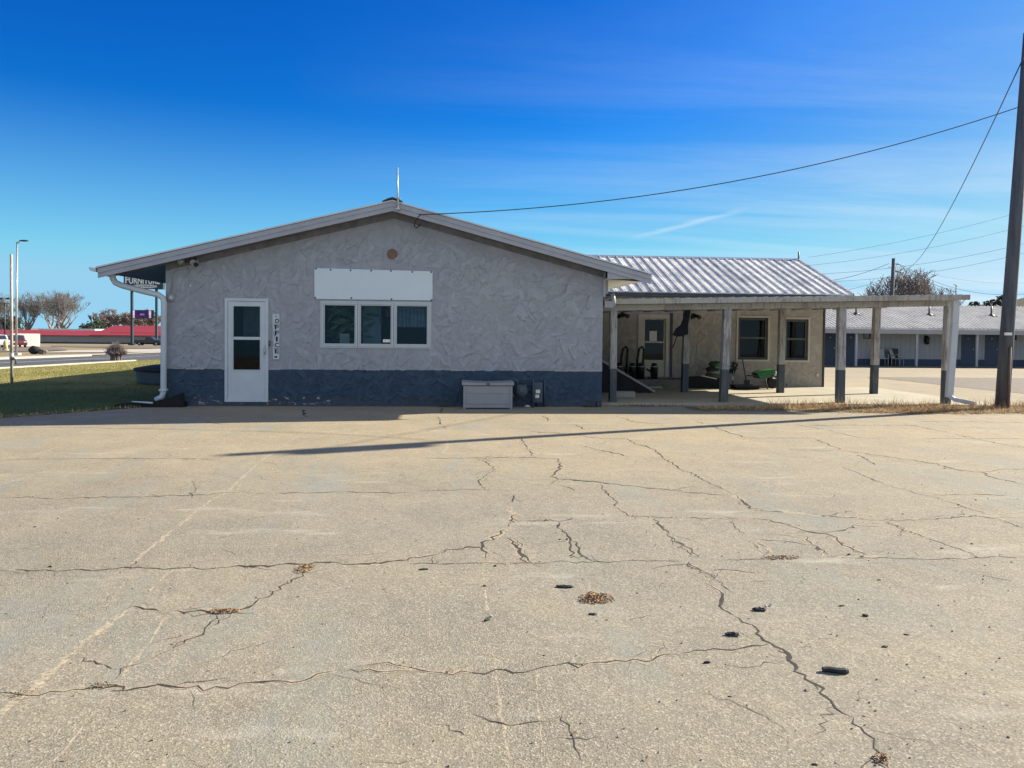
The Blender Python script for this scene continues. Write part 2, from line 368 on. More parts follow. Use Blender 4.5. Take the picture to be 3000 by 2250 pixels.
def grooved(name, upper, lower, split, pitch=.3):
    t=NT(name); sx=t.n('ShaderNodeSeparateXYZ'); t.l(t.p,sx.inputs[0])
    fr=t.math('FRACT',t.math('MULTIPLY',sx.outputs['X'],1/pitch)); gr=t.math('LESS_THAN',fr,.08)
    c=t.mix(t.math('GREATER_THAN',sx.outputs['Z'],split),lower,upper); c=t.mix(t.ramp(t.noise(3,4),.3,.7),t.mix(1.0,c,(.9,.9,.9),'MULTIPLY'),c)
    c=t.mix(t.math('MULTIPLY',gr,.45),c,(.1,.1,.1))
    return t.done(c,.7,t.bump(t.math('SUBTRACT',1.0,gr),.6,.012),spec=.3)
def bark(name,a=(.10,.075,.06),b=(.17,.14,.115)):
    t=NT(name); f=t.noise(14,5,.7,stretch=(2,2,.25)); c=t.mix(t.ramp(f,.3,.7),a,b)
    return t.done(c,.9,t.bump(f,.6,.02),spec=.1)
m_white=mat('white_paint',(.50,.54,.57),.45,.05,3,.06,90)
m_fascia=mat('pale_metal_trim',(.32,.33,.37),.45,.08,2.5,.08,30)
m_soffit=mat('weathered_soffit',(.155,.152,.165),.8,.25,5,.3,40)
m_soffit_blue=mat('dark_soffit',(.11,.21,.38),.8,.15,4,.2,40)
m_cream=mat('cream_paint',(.60,.55,.42),.6,.12,3,.12,50)
m_beam=paintedwood('beam_paint',(.40,.385,.35),(.40,.385,.35),-99,.5)
m_post=paintedwood('post_paint',(.38,.375,.37),(.072,.088,.108),.78,.7)
m_frame=mat('vinyl_frame',(.46,.50,.52),.4,.04,4,0)
m_glass=glassmat('window_glass',(.60,.66,.70)); m_glassdk=glassmat('tinted_glass',(.25,.32,.34))
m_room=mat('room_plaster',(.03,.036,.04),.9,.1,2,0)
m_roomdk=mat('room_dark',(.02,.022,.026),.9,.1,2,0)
m_black=mat('black_plastic',(.010,.010,.012),.45,.2,9,.1,60)
m_blackm=mat('black_rubber',(.010,.010,.011),.8,.25,9,.25,60)
m_steel=mat('galvanised_steel',(.42,.44,.46),.4,.15,6,.08,60,metal=.6)
m_dark=mat('dark_metal',(.05,.055,.06),.5,.2,6,.1,60,metal=.3)
m_paper=mat('white_paper',(.72,.71,.66),.8,.03,3,0)
m_ink=mat('black_ink',(.01,.01,.012),.6,0,3,0)
m_roof=roofmetal('worn_metal_roof')
m_roofl=mat('office_roof_metal',(.55,.56,.58),.45,.1,2,.06,20,metal=.2)
m_conc=concrete('lot_concrete')
m_slab=mat('porch_concrete',(.35,.315,.24),.9,.12,1.6,.35,60)
m_kerb=mat('kerb_concrete',(.38,.35,.29),.9,.1,2,.25,50)
m_drive=mat('drive_concrete',(.40,.37,.31),.9,.14,.8,.3,40)
m_crack=mat('crack_dirt',(.042,.035,.028),.95,.5,8,.6,50)
m_seal=mat('joint_fill',(.32,.273,.195),.95,.5,38,.8,60)
m_ground=grassmat('dry_field',(.24,.19,.11),(.29,.24,.15),(.18,.15,.10))
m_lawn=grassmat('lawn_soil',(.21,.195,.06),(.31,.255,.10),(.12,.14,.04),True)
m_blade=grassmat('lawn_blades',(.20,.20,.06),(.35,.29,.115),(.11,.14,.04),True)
m_straw=mat('dry_straw',(.46,.32,.165),.85,.45,9,0)
m_leafdry=mat('dry_leaves',(.30,.19,.10),.85,.5,16,0)
m_road=asphalt('road_asphalt',(.075,.075,.082)); m_line=mat('road_paint',(.62,.61,.58),.7,.12,3,.1)
m_gravel=mat('driveway_gravel',(.15,.125,.10),.95,.3,5,.7,25)
m_bark=bark('grey_bark',(.17,.16,.155),(.26,.245,.235)); m_barkr=bark('reddish_bark',(.18,.145,.135),(.26,.215,.20))
m_pole=mat('weathered_pole',(.085,.09,.10),.85,.35,3,.5,30,stretch=(4,4,.25))
m_ever=mat('evergreen_leaf',(.022,.04,.022),.8,.45,3,0)
m_bluepaint=mat('blue_paint',(.03,.055,.095),.55,.12,4,.1)
m_wire=mat('black_cable',(.03,.032,.036),.6,.1,4,0)
m_greypl=mat('grey_resin',(.28,.285,.30),.55,.06,5,.15,80)
m_greyplg=mat('dark_grey_resin',(.10,.105,.11),.6,.08,5,.1)
m_meter=mat('meter_blue_grey',(.055,.08,.11),.5,.15,6,.1)
m_green=mat('green_plastic',(.014,.12,.04),.45,.15,5,.05)
m_tyre=mat('tyre_rubber',(.02,.02,.02),.85,.1,8,.2)
m_carglass=mat('car_glass',(.03,.04,.05),.08,.05,2,0,spec=.6)
m_chrome=mat('chrome',(.6,.6,.6),.2,.05,3,0,metal=.9)
m_redroof=mat('red_metal_roof',(.29,.043,.042),.5,.1,1.5,.05)
m_shedwall=mat('grey_shed_wall',(.25,.25,.25),.7,.08,1,.05)
m_signgreen=mat('dark_green_sign',(.02,.045,.055),.5,.1,2,0)
# ------------------------------------------------------------------ land
YS=[-12,0,6,12,18,25,40,60,100,160,235,400,700,1400]
def sheet(poly_rows, dz, m, name, fn=struct):
    """poly_rows: list of (y, xa, xb) rows; follows the lie of the land"""
    mb=MB(); rows=sorted(poly_rows)
    for i in range(len(rows)-1):
        (y0,a0,b0),(y1,a1,b1)=rows[i],rows[i+1]
        ys=[y0]+[y for y in (25.0,235.0) if y0<y<y1]+[y1]
        for j in range(len(ys)-1):
            f=lambda y,p,q: p+(q-p)*(y-y0)/(y1-y0)
            ya,yb=ys[j],ys[j+1]
            mb.face([(f(ya,a0,a1),ya,zt(ya)+dz),(f(ya,b0,b1),ya,zt(ya)+dz),(f(yb,b0,b1),yb,zt(yb)+dz),(f(yb,a0,a1),yb,zt(yb)+dz)])
    return fn(name, mb, m)
sheet([(y,-1500,1500) for y in YS], -.03, m_ground, 'ground')
lot=sheet([(-10,-45,45),(11,-45,45),(13.9,-18,45),(15.55,-16,45),(16.0,-5.9,45),(40.2,-5.9,45)], 0.0, m_conc, 'parking_lot')
# lawn left of the office, then the road running past it
NEARP=[(-17.2,4.6),(-7.65,13.9),(-6.13,15.55),(-5.9,16.0)]
def lawn_near(x): return float(np.interp(x,[p[0] for p in NEARP],[p[1] for p in NEARP]))
XK,XF=-17.45,-25.7
lawn=MB(); xs=[-17.2,-14,-11,-9,-7.65,-6.9,-6.13,-5.9]
for a,b in zip(xs,xs[1:]):
    lawn.face([(a,lawn_near(a),.012),(b,lawn_near(b),.012),(b,25,.012),(a,25,.012)]); lawn.face([(a,25,.012),(b,25,.012),(b,120,zt(120)+.012),(a,120,zt(120)+.012)])
lawn.face([(-5.9,33,zt(33)+.012),(30,33,zt(33)+.012),(30,120,zt(120)+.012),(-5.9,120,zt(120)+.012)]) if False else None
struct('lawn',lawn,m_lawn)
def ystrip(x0,x1,dz,y0,y1,mb,thick=0):
    ys=[y0]+[y for y in (25.0,235.0) if y0<y<y1]+[y1]
    for a,b in zip(ys,ys[1:]):
        top=[(x0,a,zt(a)+dz),(x1,a,zt(a)+dz),(x1,b,zt(b)+dz),(x0,b,zt(b)+dz)]
        if thick: mb.hexa([(x,y,z-thick) for x,y,z in top],top)
        else: mb.face(top)
    return mb
struct('road', ystrip(XF+.1,XK-.1,-.012,-15,300,MB()), m_road)
struct('road_marking', ystrip(-21.65,-21.5,.002,-15,300,MB()), m_line); struct('road_marking', ystrip(-24.9,-24.78,.002,-15,300,MB()), m_line)
struct('kerb', ystrip(XK-.1,XK+.12,.06,-15,44.7,MB(),.3), m_kerb); struct('kerb', ystrip(XF-.45,XF+.1,.08,-15,58,MB(),.3), m_kerb); struct('kerb', ystrip(XF-.45,XF+.1,.08,84,300,MB(),.3), m_kerb)
struct('pavement', ystrip(XF-2.6,XF-.45,.03,-15,300,MB()), m_drive)
dv=MB()
q0,q1,q2,q3=Gc(1,340,1062),Gc(1,1310,1056),Gc(1,1310,1030),Gc(1,560,1042)
dv.face([(p.x,p.y,zt(p.y)+.03) for p in (q0,q1,q2,q3)]); struct('driveway',dv,m_drive)
pl=MB(); q=[Gc(1,-300,1062),Gc(1,560,1040),Gc(1,420,1012),Gc(1,-300,1012)]
pl.face([(p.x,p.y,zt(p.y)+.025) for p in q]); struct('neighbour_car_park',pl,m_gravel)
gd=MB(); q=[Gc(1,420,1010),Gc(1,1310,1030),Gc(1,1310,1008),Gc(1,420,1003)]
gd.face([(p.x,p.y,zt(p.y)+.02) for p in q]); struct('gravel_verge',gd,m_gravel)
# drive towards the motel and its gravel patch
gp=MB()
def gpt(i,j):
    x=170+i*85; a=float(np.interp(x,[170,560,850,1391,1700],[1246,1284,1320,1374,1405]))+5*mnoise.noise((x*.02,0,0)); b=1243+x*.006+3*mnoise.noise((x*.03,5,0)); p=Gc(7,x,a+(b-a)*j/8); return (p.x,p.y,zt(p.y)+.005)
for i in range(18):
    for j in range(8): gp.face([gpt(i,j),gpt(i+1,j),gpt(i+1,j+1),gpt(i,j+1)])
struct('gravel_patch',gp,m_gravel)
gs=MB()
for a,b in (((5.0,15.35),(14.5,15.2)),):
    n=40
    for i in range(n):
        x0=5.0+9.6*i/n; x1=5.0+9.6*(i+1)/n
        f=lambda x: (14.85+(.5 if x<7 else max(0,.5-(x-7)*.25))+.12*mnoise.noise((x*.9,3,0)), 15.95+.1*mnoise.noise((x*.8,8,0)))
        a0,b0=f(x0); a1,b1=f(x1); gs.face([(x0,a0,.005),(x1,a1,.005),(x1,b1,.005),(x0,b0,.005)])
struct('weedy_verge',gs,mat('verge_dirt',(.15,.115,.075),.95,.35,6,.6,30))
# ------------------------------------------------------------------ office building
YW=16.0; YF=15.55
xl=W(358,720,YW).x; xr=W(1301.5,720,YW).x
split=(W(600,798,YW).z+W(1200,801,YW).z)/2
pR=W(848,432,YF); pL=W(211,576,YF); pT=W(1407,591,YF)
xR,zR=pR.x,pR.z; xL,zL=pL.x,pL.z; xT,zT=pT.x,pT.z
YB=33.4
def roof_z(x): return zR+(zL-zR)*(x-xR)/(xL-xR) if x<xR else zR+(zT-zR)*(x-xR)/(xT-xR)
base=Vector(((xl+xr)/2,YW,0))
CHIP_X=W(570,860,YW).x-base.x
office=thing('office_building','long low grey stucco office with blue painted base and shallow gabled roof','building',base)
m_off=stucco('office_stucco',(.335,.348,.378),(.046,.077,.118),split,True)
dx0,dx1=W(486,750,YW).x,W(580,750,YW).x; dz0=.09; dz1=W(533,644.5,YW).z
FAS=.215
wins=[]
for (a,b) in ((208,548),(568,900),(916,1258)):
    l=Wc(3,a,700,YW).x; r=Wc(3,b,700,YW).x; wins.append([l,r])
wz1=(Wc(3,380,486,YW).z+Wc(3,1090,492,YW).z)/2; wz0=(Wc(3,380,912,YW).z+Wc(3,1090,918,YW).z)/2
holes=[(dx0,dx1,dz0,dz1),(wins[0][0],wins[2][1],wz0,wz1)]
wl=MB().wall(xl,xr,0,lambda x:roof_z(x)-FAS+.05,holes,YW,YW+.2,(xR,))
wl.box(xl,xl+.2,YW+.2,YB-.4,0,roof_z(xl)-FAS+.03); wl.box(xr-.2,xr,YW+.2,YB-.4,0,roof_z(xr)-FAS+.03); wl.box(xl+.2,xr-.2,YB-.6,YB-.4,0,2.5)
wl.trowel([(xl,xr,0,4.2)],holes+[(dx0-.05,dx1+.3,.6,2.0),(W(680,600,YW).x,W(935,600,YW).x,wz1,W(800,578,YW).z)],lambda x:roof_z(x)-FAS-.09,YW,40,41)
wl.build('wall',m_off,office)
# rooms behind the glass
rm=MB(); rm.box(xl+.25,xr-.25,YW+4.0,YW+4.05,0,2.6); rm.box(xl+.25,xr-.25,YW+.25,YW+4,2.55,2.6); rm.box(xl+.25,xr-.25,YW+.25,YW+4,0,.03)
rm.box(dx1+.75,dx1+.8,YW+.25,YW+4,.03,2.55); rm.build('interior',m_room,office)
rf=MB()
prof=[(xL-.03,YF-.03,roof_z(xL)-.0),(xR,YF-.03,zR),(xT+.03,YF-.03,zT),(xT+.03,YF-.03,zT-.03),(xR,YF-.03,zR-.03),(xL-.03,YF-.03,roof_z(xL)-.03)]
rf.prism(prof[::-1],(0,YB-YF+.06,0))
for s0,s1,za,zb in ((xR,xL-.03,zR,zL),(xR,xT+.03,zR,zT)):   # standing ribs, front to back every 0.3 m along the length
    y=YF+.2
    while y<YB:
        d=Vector((s1-s0,0,zb-za)); nn=Vector((-d.z,0,d.x)).normalized(); nn= nn if nn.z>0 else -nn
        p=[Vector((s0,y,za+.001)),Vector((s1,y,zb+.001))]
        rf.hexa([p[0],p[1],p[1]+Vector((0,.05,0)),p[0]+Vector((0,.05,0))],[q+nn*.022 for q in (p[0],p[1],p[1]+Vector((0,.05,0)),p[0]+Vector((0,.05,0)))]); y+=.3
roof=rf.build('roof',m_roofl,office)
rk=MB()
for (xa,za,xb,zb) in ((xL,zL,xR,zR),(xR,zR,xT,zT)):
    t1,t2=.035,.125
    rk.prism([(xa,YF-.012,za-t1),(xa,YF-.012,za-t2),(xb,YF-.012,zb-t2),(xb,YF-.012,zb-t1)],(0,.04,0))
    rk.prism([(xa,YF+.004,za-t2),(xa,YF+.004,za-FAS),(xb,YF+.004,zb-FAS),(xb,YF+.004,zb-t2)],(0,.03,0))
rk.build('fascia',m_fascia,office)
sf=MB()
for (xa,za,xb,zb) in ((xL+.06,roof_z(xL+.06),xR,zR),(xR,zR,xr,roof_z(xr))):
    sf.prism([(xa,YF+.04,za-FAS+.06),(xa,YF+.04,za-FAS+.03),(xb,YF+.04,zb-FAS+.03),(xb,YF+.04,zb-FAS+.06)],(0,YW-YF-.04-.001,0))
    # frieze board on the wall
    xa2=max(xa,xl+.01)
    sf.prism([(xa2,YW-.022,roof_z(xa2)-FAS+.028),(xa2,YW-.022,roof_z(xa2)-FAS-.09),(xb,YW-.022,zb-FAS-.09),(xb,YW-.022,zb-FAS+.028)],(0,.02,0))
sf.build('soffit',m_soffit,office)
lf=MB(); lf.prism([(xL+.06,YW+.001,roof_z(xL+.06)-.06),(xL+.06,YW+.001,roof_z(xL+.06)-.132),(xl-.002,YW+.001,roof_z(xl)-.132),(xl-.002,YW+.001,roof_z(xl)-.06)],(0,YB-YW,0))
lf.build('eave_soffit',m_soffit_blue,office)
# boxed right eave
zs=W(1360,603,YF).z
bx=MB(); bx.prism([(xr+.005,YF+.03,zs),(xT-.02,YF+.03,zs),(xT-.02,YF+.03,zT-FAS*.8),(xr+.005,YF+.03,roof_z(xr)-FAS+.02)],(0,.03,0))
bx.box(xT-.05,xT-.02,YF+.06,YB,zs,zT-.05); bx.build('eave_return',m_fascia,office)
MB().box(xr+.005,xT-.051,YF+.06,YB,zs-.0,zs+.02).build('eave_soffit',m_cream,office)
ct=MB(); ct.box(xr-.0,xr+.05,YW-.03,YW+.12,zs-.35,roof_z(xr)-FAS+.02); ct.box(xr+.051,xr+.12,YW+.05,YW+.12,zs-.28,zs-.001); ct.build('corner_trim',m_fascia,office)
MB().prism([(xR-.2,YF-.06,zR-.046),(xR,YF-.06,zR+.02),(xR+.2,YF-.06,zR-.042),(xR+.2,YF-.06,zR-.028),(xR+.08,YF-.06,zR+.03),(xR,YF-.06,zR+.05),(xR-.08,YF-.06,zR+.03),(xR-.2,YF-.06,zR-.03)],(0,YB-YF+.1,0)).build('ridge_cap',m_dark,office)
# left gutter + downspout
gt=MB(); gt.prism([(xL-.03,YF-.02,zL-.03),(xL-.16,YF-.02,zL-.01),(xL-.14,YF-.02,zL-.075),(xL-.085,YF-.02,zL-.095),(xL-.03,YF-.02,zL-.1)],(0,YB-YF,0)); gt.build('gutter',m_white,office)
def dsp(k,pts,Y): return [Wc(k,x,y,Y) for x,y in pts]
ds=MB(); pts=dsp(1,[(912,420),(914,458),(935,492),(985,515),(1150,560),(1285,592),(1322,618),(1329,660)],YW-.16)+dsp(1,[(1327,900),(1325,1380),(1312,1418),(1262,1443)],YW-.12)
pts[0]=Vector((pts[0].x,YF+.25,pts[0].z+.03)); ds.tube(pts,.058,8,ph=math.pi/8); 
for y in (1360,): 
    p=Wc(1,1326,y,YW-.12); ds.box(p.x-.07,p.x+.07,p.y-.07,p.y+.06,p.z-.02,p.z+.02)
ds.build('downspout',m_white,office)
# door (storm door, ajar-free)
door=MB(); fw_=.055
door.frame(dx0+fw_,dx1-fw_,dz0+.02,dz1-fw_,.001,YW+.02,YW+.03)
gx0,gx1=Wc(2,652,800,YW).x,Wc(2,900,800,YW).x
gz=[Wc(2,770,y,YW).z for y in (630,915,942,1222)]
panel=MB().wall(dx0+fw_+.004,dx1-fw_-.004,dz0+.025,lambda x:dz1-fw_-.006,[(gx0,gx1,gz[1],gz[0]),(gx0,gx1,gz[3],gz[2])],YW-.012,YW+.03)
panel.frame(gx0-.02,gx1+.02,gz[3]-.02,gz[0]+.02,.018,YW-.022,YW-.0125)
dro=panel.build('door',m_white,office)
MB().frame(dx0,dx1,dz0,dz1,fw_,YW-.028,YW+.1).build('door_frame',m_white,office)
MB().box(gx0,gx1,YW+.005,YW+.009,gz[1],gz[0]).build('pane',m_glass,dro)
MB().box(gx0,gx1,YW+.005,YW+.009,gz[3],gz[2]).build('pane',m_glassdk,dro)
hp=Wc(2,948,1050,YW); hd=MB(); hd.box(hp.x-.018,hp.x+.022,YW-.03,YW-.013,hp.z-.13,hp.z+.13); hd.tube([(hp.x,YW-.03,hp.z-.06),(hp.x,YW-.07,hp.z-.05),(hp.x,YW-.07,hp.z+.06),(hp.x,YW-.03,hp.z+.07)],.01,6); hd.build('handle',m_steel,dro)
# closing strip, hall objects behind the door glass
hb=MB(); hb.box(dx0+.1,dx1-.1,YW+.9,YW+.93,.05,1.15); hb.build('inner_counter',m_roomdk,office)
hc=MB(); hc.box(gx0-.05,gx0+.3,YW+.95,YW+.97,1.15,2.2); hc.build('inner_poster',mat('pale_blue_wall',(.7,.8,.82),.9,.2,3,0),office)
lampm=mat('orange_jar',(.7,.3,.15),.5,.3,8,0); jr=MB(); jr.lathe((gx0+.18,YW+.6,1.16),[(.03,0),(.09,.05),(.1,.16),(.06,.25),(.05,.3)],12); jr.build('inner_vase',lampm,office)
# windows
for i,(a,b) in enumerate(wins):
    x0=a if i==0 else wins[i-1][1]*.5+a*.5+.004; x1=b if i==2 else b*.5+wins[i+1][0]*.5-.004
    wi=MB().frame(x0,x1,wz0,wz1,.033,YW-.03,YW+.1).build('window',m_frame,office)
    MB().frame(x0+.035,x1-.035,wz0+.035,wz1-.035,.024,YW-.012,YW+.06).build('sash',m_frame,wi)
    MB().box(x0+.056,x1-.056,YW+.02,YW+.025,wz0+.056,wz1-.056).build('pane',m_glass,wi)
wf=MB(); wf.frame(wins[0][0]-.03,wins[2][1]+.03,wz0-.03,wz1+.03,.028,YW-.014,YW+.002); wf.build('window_trim',m_frame,office)
# things seen in the room
leaf=mat('house_plant',(.25,.34,.2),.7,.4,6,0)
hpnt=MB(); rnd=random.Random(3)
for k in range(60):
    c=Vector((wins[0][0]+.1+rnd.random()*.9,YW+.35+rnd.random()*.5,wz0+.1+rnd.random()*.75)); a=rnd.uniform(-.3,1.1)
    d=Vector((math.cos(a),rnd.uniform(-.3,.3),math.sin(a)))*rnd.uniform(.1,.22); w=Vector((-d.z,0,d.x))*.22
    hpnt.face([c-d,c+w,c+d,c-w])
hpnt.build('potted_plant',leaf,office)
MB().box(wins[0][0]+.32,wins[0][0]+.52,YW+.3,YW+.45,wz0-.1,wz0+.26).build('carton',mat('pale_carton',(.8,.78,.65),.8,.1,4,0),office)
cur=MB(); n=26; xa,xb=wins[2][0]+.0,wins[2][1]-.02
for i in range(n):
    f=lambda j:(xa+(xb-xa)*j/n, YW+.22+.03*math.sin(j*1.9)+.015*math.sin(j*4.1))
    (x0,y0),(x1,y1)=f(i),f(i+1); cur.face([(x0,y0,wz1-.48),(x1,y1,wz1-.5),(x1,y1,wz1+.02),(x0,y0,wz1+.02)],True)
cur.build('curtain',mat('blue_curtain',(.45,.55,.62),.9,.2,9,0),office)
MB().box(wins[1][0]+.02,wins[1][0]+.4,YW+.6,YW+.62,wz0-.1,wz1+.1).build('inner_panel',mat('pale_door_panel',(.6,.72,.8),.8,.1,3,0),office)
fl=MB(); fl.box(wins[1][0]+.5,wins[1][1]-.05,YW+.5,YW+.51,wz0+.62,wz1); fl.box(wins[1][0]+.45,wins[1][1]-.3,YW+.48,YW+.49,wz0+.5,wz0+.6); fl.build('inner_notice',mat('dark_red_cloth',(.4,.1,.12),.9,.3,6,0),office)
MB().box(wins[2][0]+.1,wins[2][1],YW+.35,YW+.9,wz0-.3,wz0+.55).build('sofa',m_roomdk,office)
stk=Wc(3,838,858,YW); MB().box(stk.x-.075,stk.x+.075,YW+.012,YW+.016,stk.z-.03,stk.z+.03).build('sticker',m_paper,office)
# round gable vent
v=W(847.5,549,YW); vt=MB().lathe((v.x,YW-.03,v.z),[(.095,0),(.105,.015),(.105,.03)],24,'y'); vt.build('gable_vent',mat('brown_vent',(.17,.10,.065),.7,.2,8,.2),office)
# ------------------------------------------------------------------ things on the office
bs=thing('banner_sign','blank white banner screwed to the gable wall above the three windows','sign',W(807,650,YW-.02))
q=[Wc(3,135,150,YW-.025),Wc(3,1285,182,YW-.025),Wc(3,1285,465,YW-.025),Wc(3,137,450,YW-.025)]
bn=MB().prism([q[3],q[2],q[1],q[0]],(0,.02,0)); bn.build('banner',mat('white_banner',(.58,.65,.70),.5,.03,2,.05,6),bs)
for (x,y) in ((150,157),(293,168),(488,172),(688,176),(880,178),(1088,188),(1272,190),(145,440),(495,441),(886,452),(1275,462)):
    p=Wc(3,x,y,YW-.03); MB().lathe((p.x,YW-.034,p.z),[(.012,0),(.018,.004),(.018,.008)],8,'y').build('screw',m_dark,bs)
q=[Wc(2,1015,702,YW-.02),Wc(2,1080,702,YW-.02),Wc(2,1078,1125,YW-.02),Wc(2,1020,1125,YW-.02)]
os_=thing('office_sign','narrow white upright sign spelling OFFICE beside the white door','sign',(q[3]+q[2])/2)
MB().prism([q[3],q[2],q[1],q[0]],(0,.018,0)).build('board',m_white,os_)
cx=(q[0].x+q[1].x)/2; ztop=q[0].z; H=ztop-q[3].z
for i,ch in enumerate('OFFICE'):
    text_build(ch,H*.108,(cx+.02,YW-.0215,ztop-H*(.155+.132*i)),m_ink,'lettering',os_,width=.082 if ch!='I' else .04,depth=.004,bold=.025)
MB().lathe((cx,YW-.022,ztop-H*.05),[(.012,0),(.012,.003)],8,'y').build('screw',m_ink,os_); or_=MB()
for k in range(16):
    a=k*.9; or_.face([(cx-.045+.012*math.sin(a),YW-.0215,ztop-H*(.2+.035*k)),(cx-.039+.012*math.sin(a+.5),YW-.0215,ztop-H*(.2+.035*k)),(cx-.039+.012*math.sin(a+.9),YW-.0215,ztop-H*(.235+.035*k)),(cx-.045+.012*math.sin(a+.9),YW-.0215,ztop-H*(.235+.035*k))])
MB().box(cx-.03,cx+.03,YW-.022,YW-.0205,ztop-H*.965,ztop-H*.93).build('foot_mark',m_ink,os_); or_.build('ornament',m_ink,os_)
# doorbell, cameras, siren
p=Wc(2,990,975,YW); d=thing('doorbell','small black doorbell between the white door and the OFFICE sign','doorbell',p)
MB().box(p.x-.012,p.x+.012,YW-.03,YW-.001,p.z-.06,p.z+.055).build('body',m_dark,d); MB().lathe((p.x,YW-.034,p.z+.01),[(.006,0),(.008,.003)],8,'y').build('button',m_white,d)
p=Wc(2,72,548,YW); s=thing('round_siren','round white alarm siren at the left corner of the office wall','siren',p)
MB().lathe((p.x,YW-.05,p.z),[(.06,0),(.085,.015),(.085,.049)],20,'y').build('housing',m_greypl,s); MB().lathe((p.x,YW-.056,p.z),[(.03,0),(.04,.005)],14,'y').build('grille',m_white,s)
MB().tube([Wc(2,72,500,YW-.01),Wc(2,80,330,YW-.01),Wc(2,110,300,YW-.01),Wc(2,200,285,YW-.01)],.008,6).build('conduit',m_fascia,s)
p=Wc(2,240,225,YW); c=flood=thing('flood_light','pale twin flood light under the left eave of the office','light',p)
lb=MB(); lb.box(p.x-.06,p.x+.06,YW-.12,YW-.001,p.z+.0,p.z+.07); lb.build('bracket',m_dark,c)
for k in (-1,1): MB().tube([(p.x+k*.07,YW-.1,p.z+.04),(p.x+k*.13,YW-.2,p.z-.0)],[.035,.055],10).build('lamp_head',m_steel,c)
MB().tube([Wc(2,225,260,YW-.01),Wc(2,235,350,YW-.01),Wc(2,247,430,YW-.01)],.005,5).build('cable',m_fascia,c)
p=Wc(2,325,225,YW); c=thing('security_camera','white bullet camera with black lens beside the flood light under the eave','camera',p)
MB().tube([(p.x,YW-.001,p.z+.05),(p.x,YW-.08,p.z+.05),(p.x,YW-.1,p.z+.02)],.018,8).build('mount',m_white,c)
MB().tube([(p.x-.03,YW-.05,p.z+.03),(p.x+.03,YW-.26,p.z-.05)],.042,12).build('body',m_white,c); MB().tube([(p.x+.028,YW-.255,p.z-.048),(p.x+.034,YW-.275,p.z-.056)],.048,12).build('lens',m_black,c)
p=Wc(2,247,438,YW); MB().lathe((p.x,YW-.03,p.z),[(.015,0),(.028,.01),(.028,.029)],10,'y').build('cable_cap',m_white,flood)
# mast on the ridge
b=W(859.5,457,YF-.05); t0=W(859,363,YF-.05)
mast=thing('roof_mast','thin pale mast strapped to the gable peak of the office','mast',b)
MB().tube([(b.x,b.y-.04,b.z),(t0.x,b.y-.04,t0.z)],[.022,.014],8).build('tube',m_steel,mast)
for z in (.05,.26): MB().box(b.x-.04,b.x+.04,b.y-.065,b.y+.03,b.z+z-.015,b.z+z+.015).build('clamp',m_steel,mast)
# splash block and hose under the left downspout
p=Gc('d',560,1480); sb=MB()
sb.prism([(p.x-.62,p.y-.12,.0),(p.x+.7,p.y-.12,.0),(p.x+.7,p.y-.12,.30),(p.x+.5,p.y-.12,.22),(p.x+.15,p.y-.12,.12),(p.x-.62,p.y-.12,.05)],(0,.06,0))
sb.prism([(p.x-.62,p.y+.14,.0),(p.x+.7,p.y+.14,.0),(p.x+.7,p.y+.14,.30),(p.x+.5,p.y+.14,.22),(p.x+.15,p.y+.14,.12),(p.x-.62,p.y+.14,.05)],(0,.06,0))
sb.box(p.x-.62,p.x+.7,p.y-.06,p.y+.14,.0,.04); sb.xf(Matrix.Identity(4)); o=sb.build('splash_block',m_blackm); tag(o,'black splash trough on the ground under the left downspout','splash block')
o=MB().tube([Vector((p.x-.28,p.y-.14,.115)),Vector((p.x+.12,p.y-.14,.09))],[.012,.022],6).build('white_stick',m_white); tag(o,'short white stick lying across the black splash trough','stick')
# deck box
q0=Gc(4,218,1497); q1=Gc(4,800,1497); top=Wc(4,510,1175,q0.y).z
x0,x1=q0.x,q1.x; yb=q0.y; dk=thing('deck_box','pale grey resin storage box standing against the blue wall base','storage box',((x0+x1)/2,yb+.2,0))
D=min(.5,YW-.03-yb); D=.5 if D<.35 else D; y0=yb; y1=yb+D
if y1>YW-.02: y0-=y1-(YW-.02); y1=YW-.02
b_=MB(); b_.box(x0+.03,x1-.03,y0+.012,y1-.01,.02,top-.09); b_.box(x0+.012,x0+.06,y0,y0+.06,0,top-.085); b_.box(x1-.06,x1-.012,y0,y0+.06,0,top-.085)
b_.box(x0+.06,x1-.06,y0+.002,y0+.012,.03,.075); b_.build('body',m_greypl,dk,bevel=.006)
zq=Wc(4,510,1320,q0.y).z; MB().box(x0+.07,x1-.07,y0+.004,y0+.0125,.10,zq-.012).build('front_panel',m_greypl,dk,bevel=.004); MB().box(x0+.07,x1-.07,y0+.004,y0+.0125,zq+.012,top-.13).build('front_panel',m_greypl,dk,bevel=.004)
ld=MB(); n=14
for i in range(n):
    a=x0-.015+(x1-x0+.03)*i/n; b=x0-.015+(x1-x0+.03)*(i+1)/n
    s=lambda x: -.022*(1-((x-(x0+x1)/2)/((x1-x0)/2+.015))**2)
    ld.hexa([(a,y0-.02,top-.075),(b,y0-.02,top-.075),(b,y1,top-.075),(a,y1,top-.075)],[(a,y0-.02,top-.012+s(a)),(b,y0-.02,top-.012+s(b)),(b,y1,top+s(b)),(a,y1,top+s(a))])
ld.build('lid',m_greypl,dk)
MB().box(x0+.03,x1-.03,y0-.0,y0+.02,top-.091,top-.076).build('lid_gap',m_greyplg,dk); MB().box((x0+x1)/2-.035,(x0+x1)/2+.035,y0-.026,y0-.0205,top-.07,top-.03).build('latch',m_greyplg,dk)
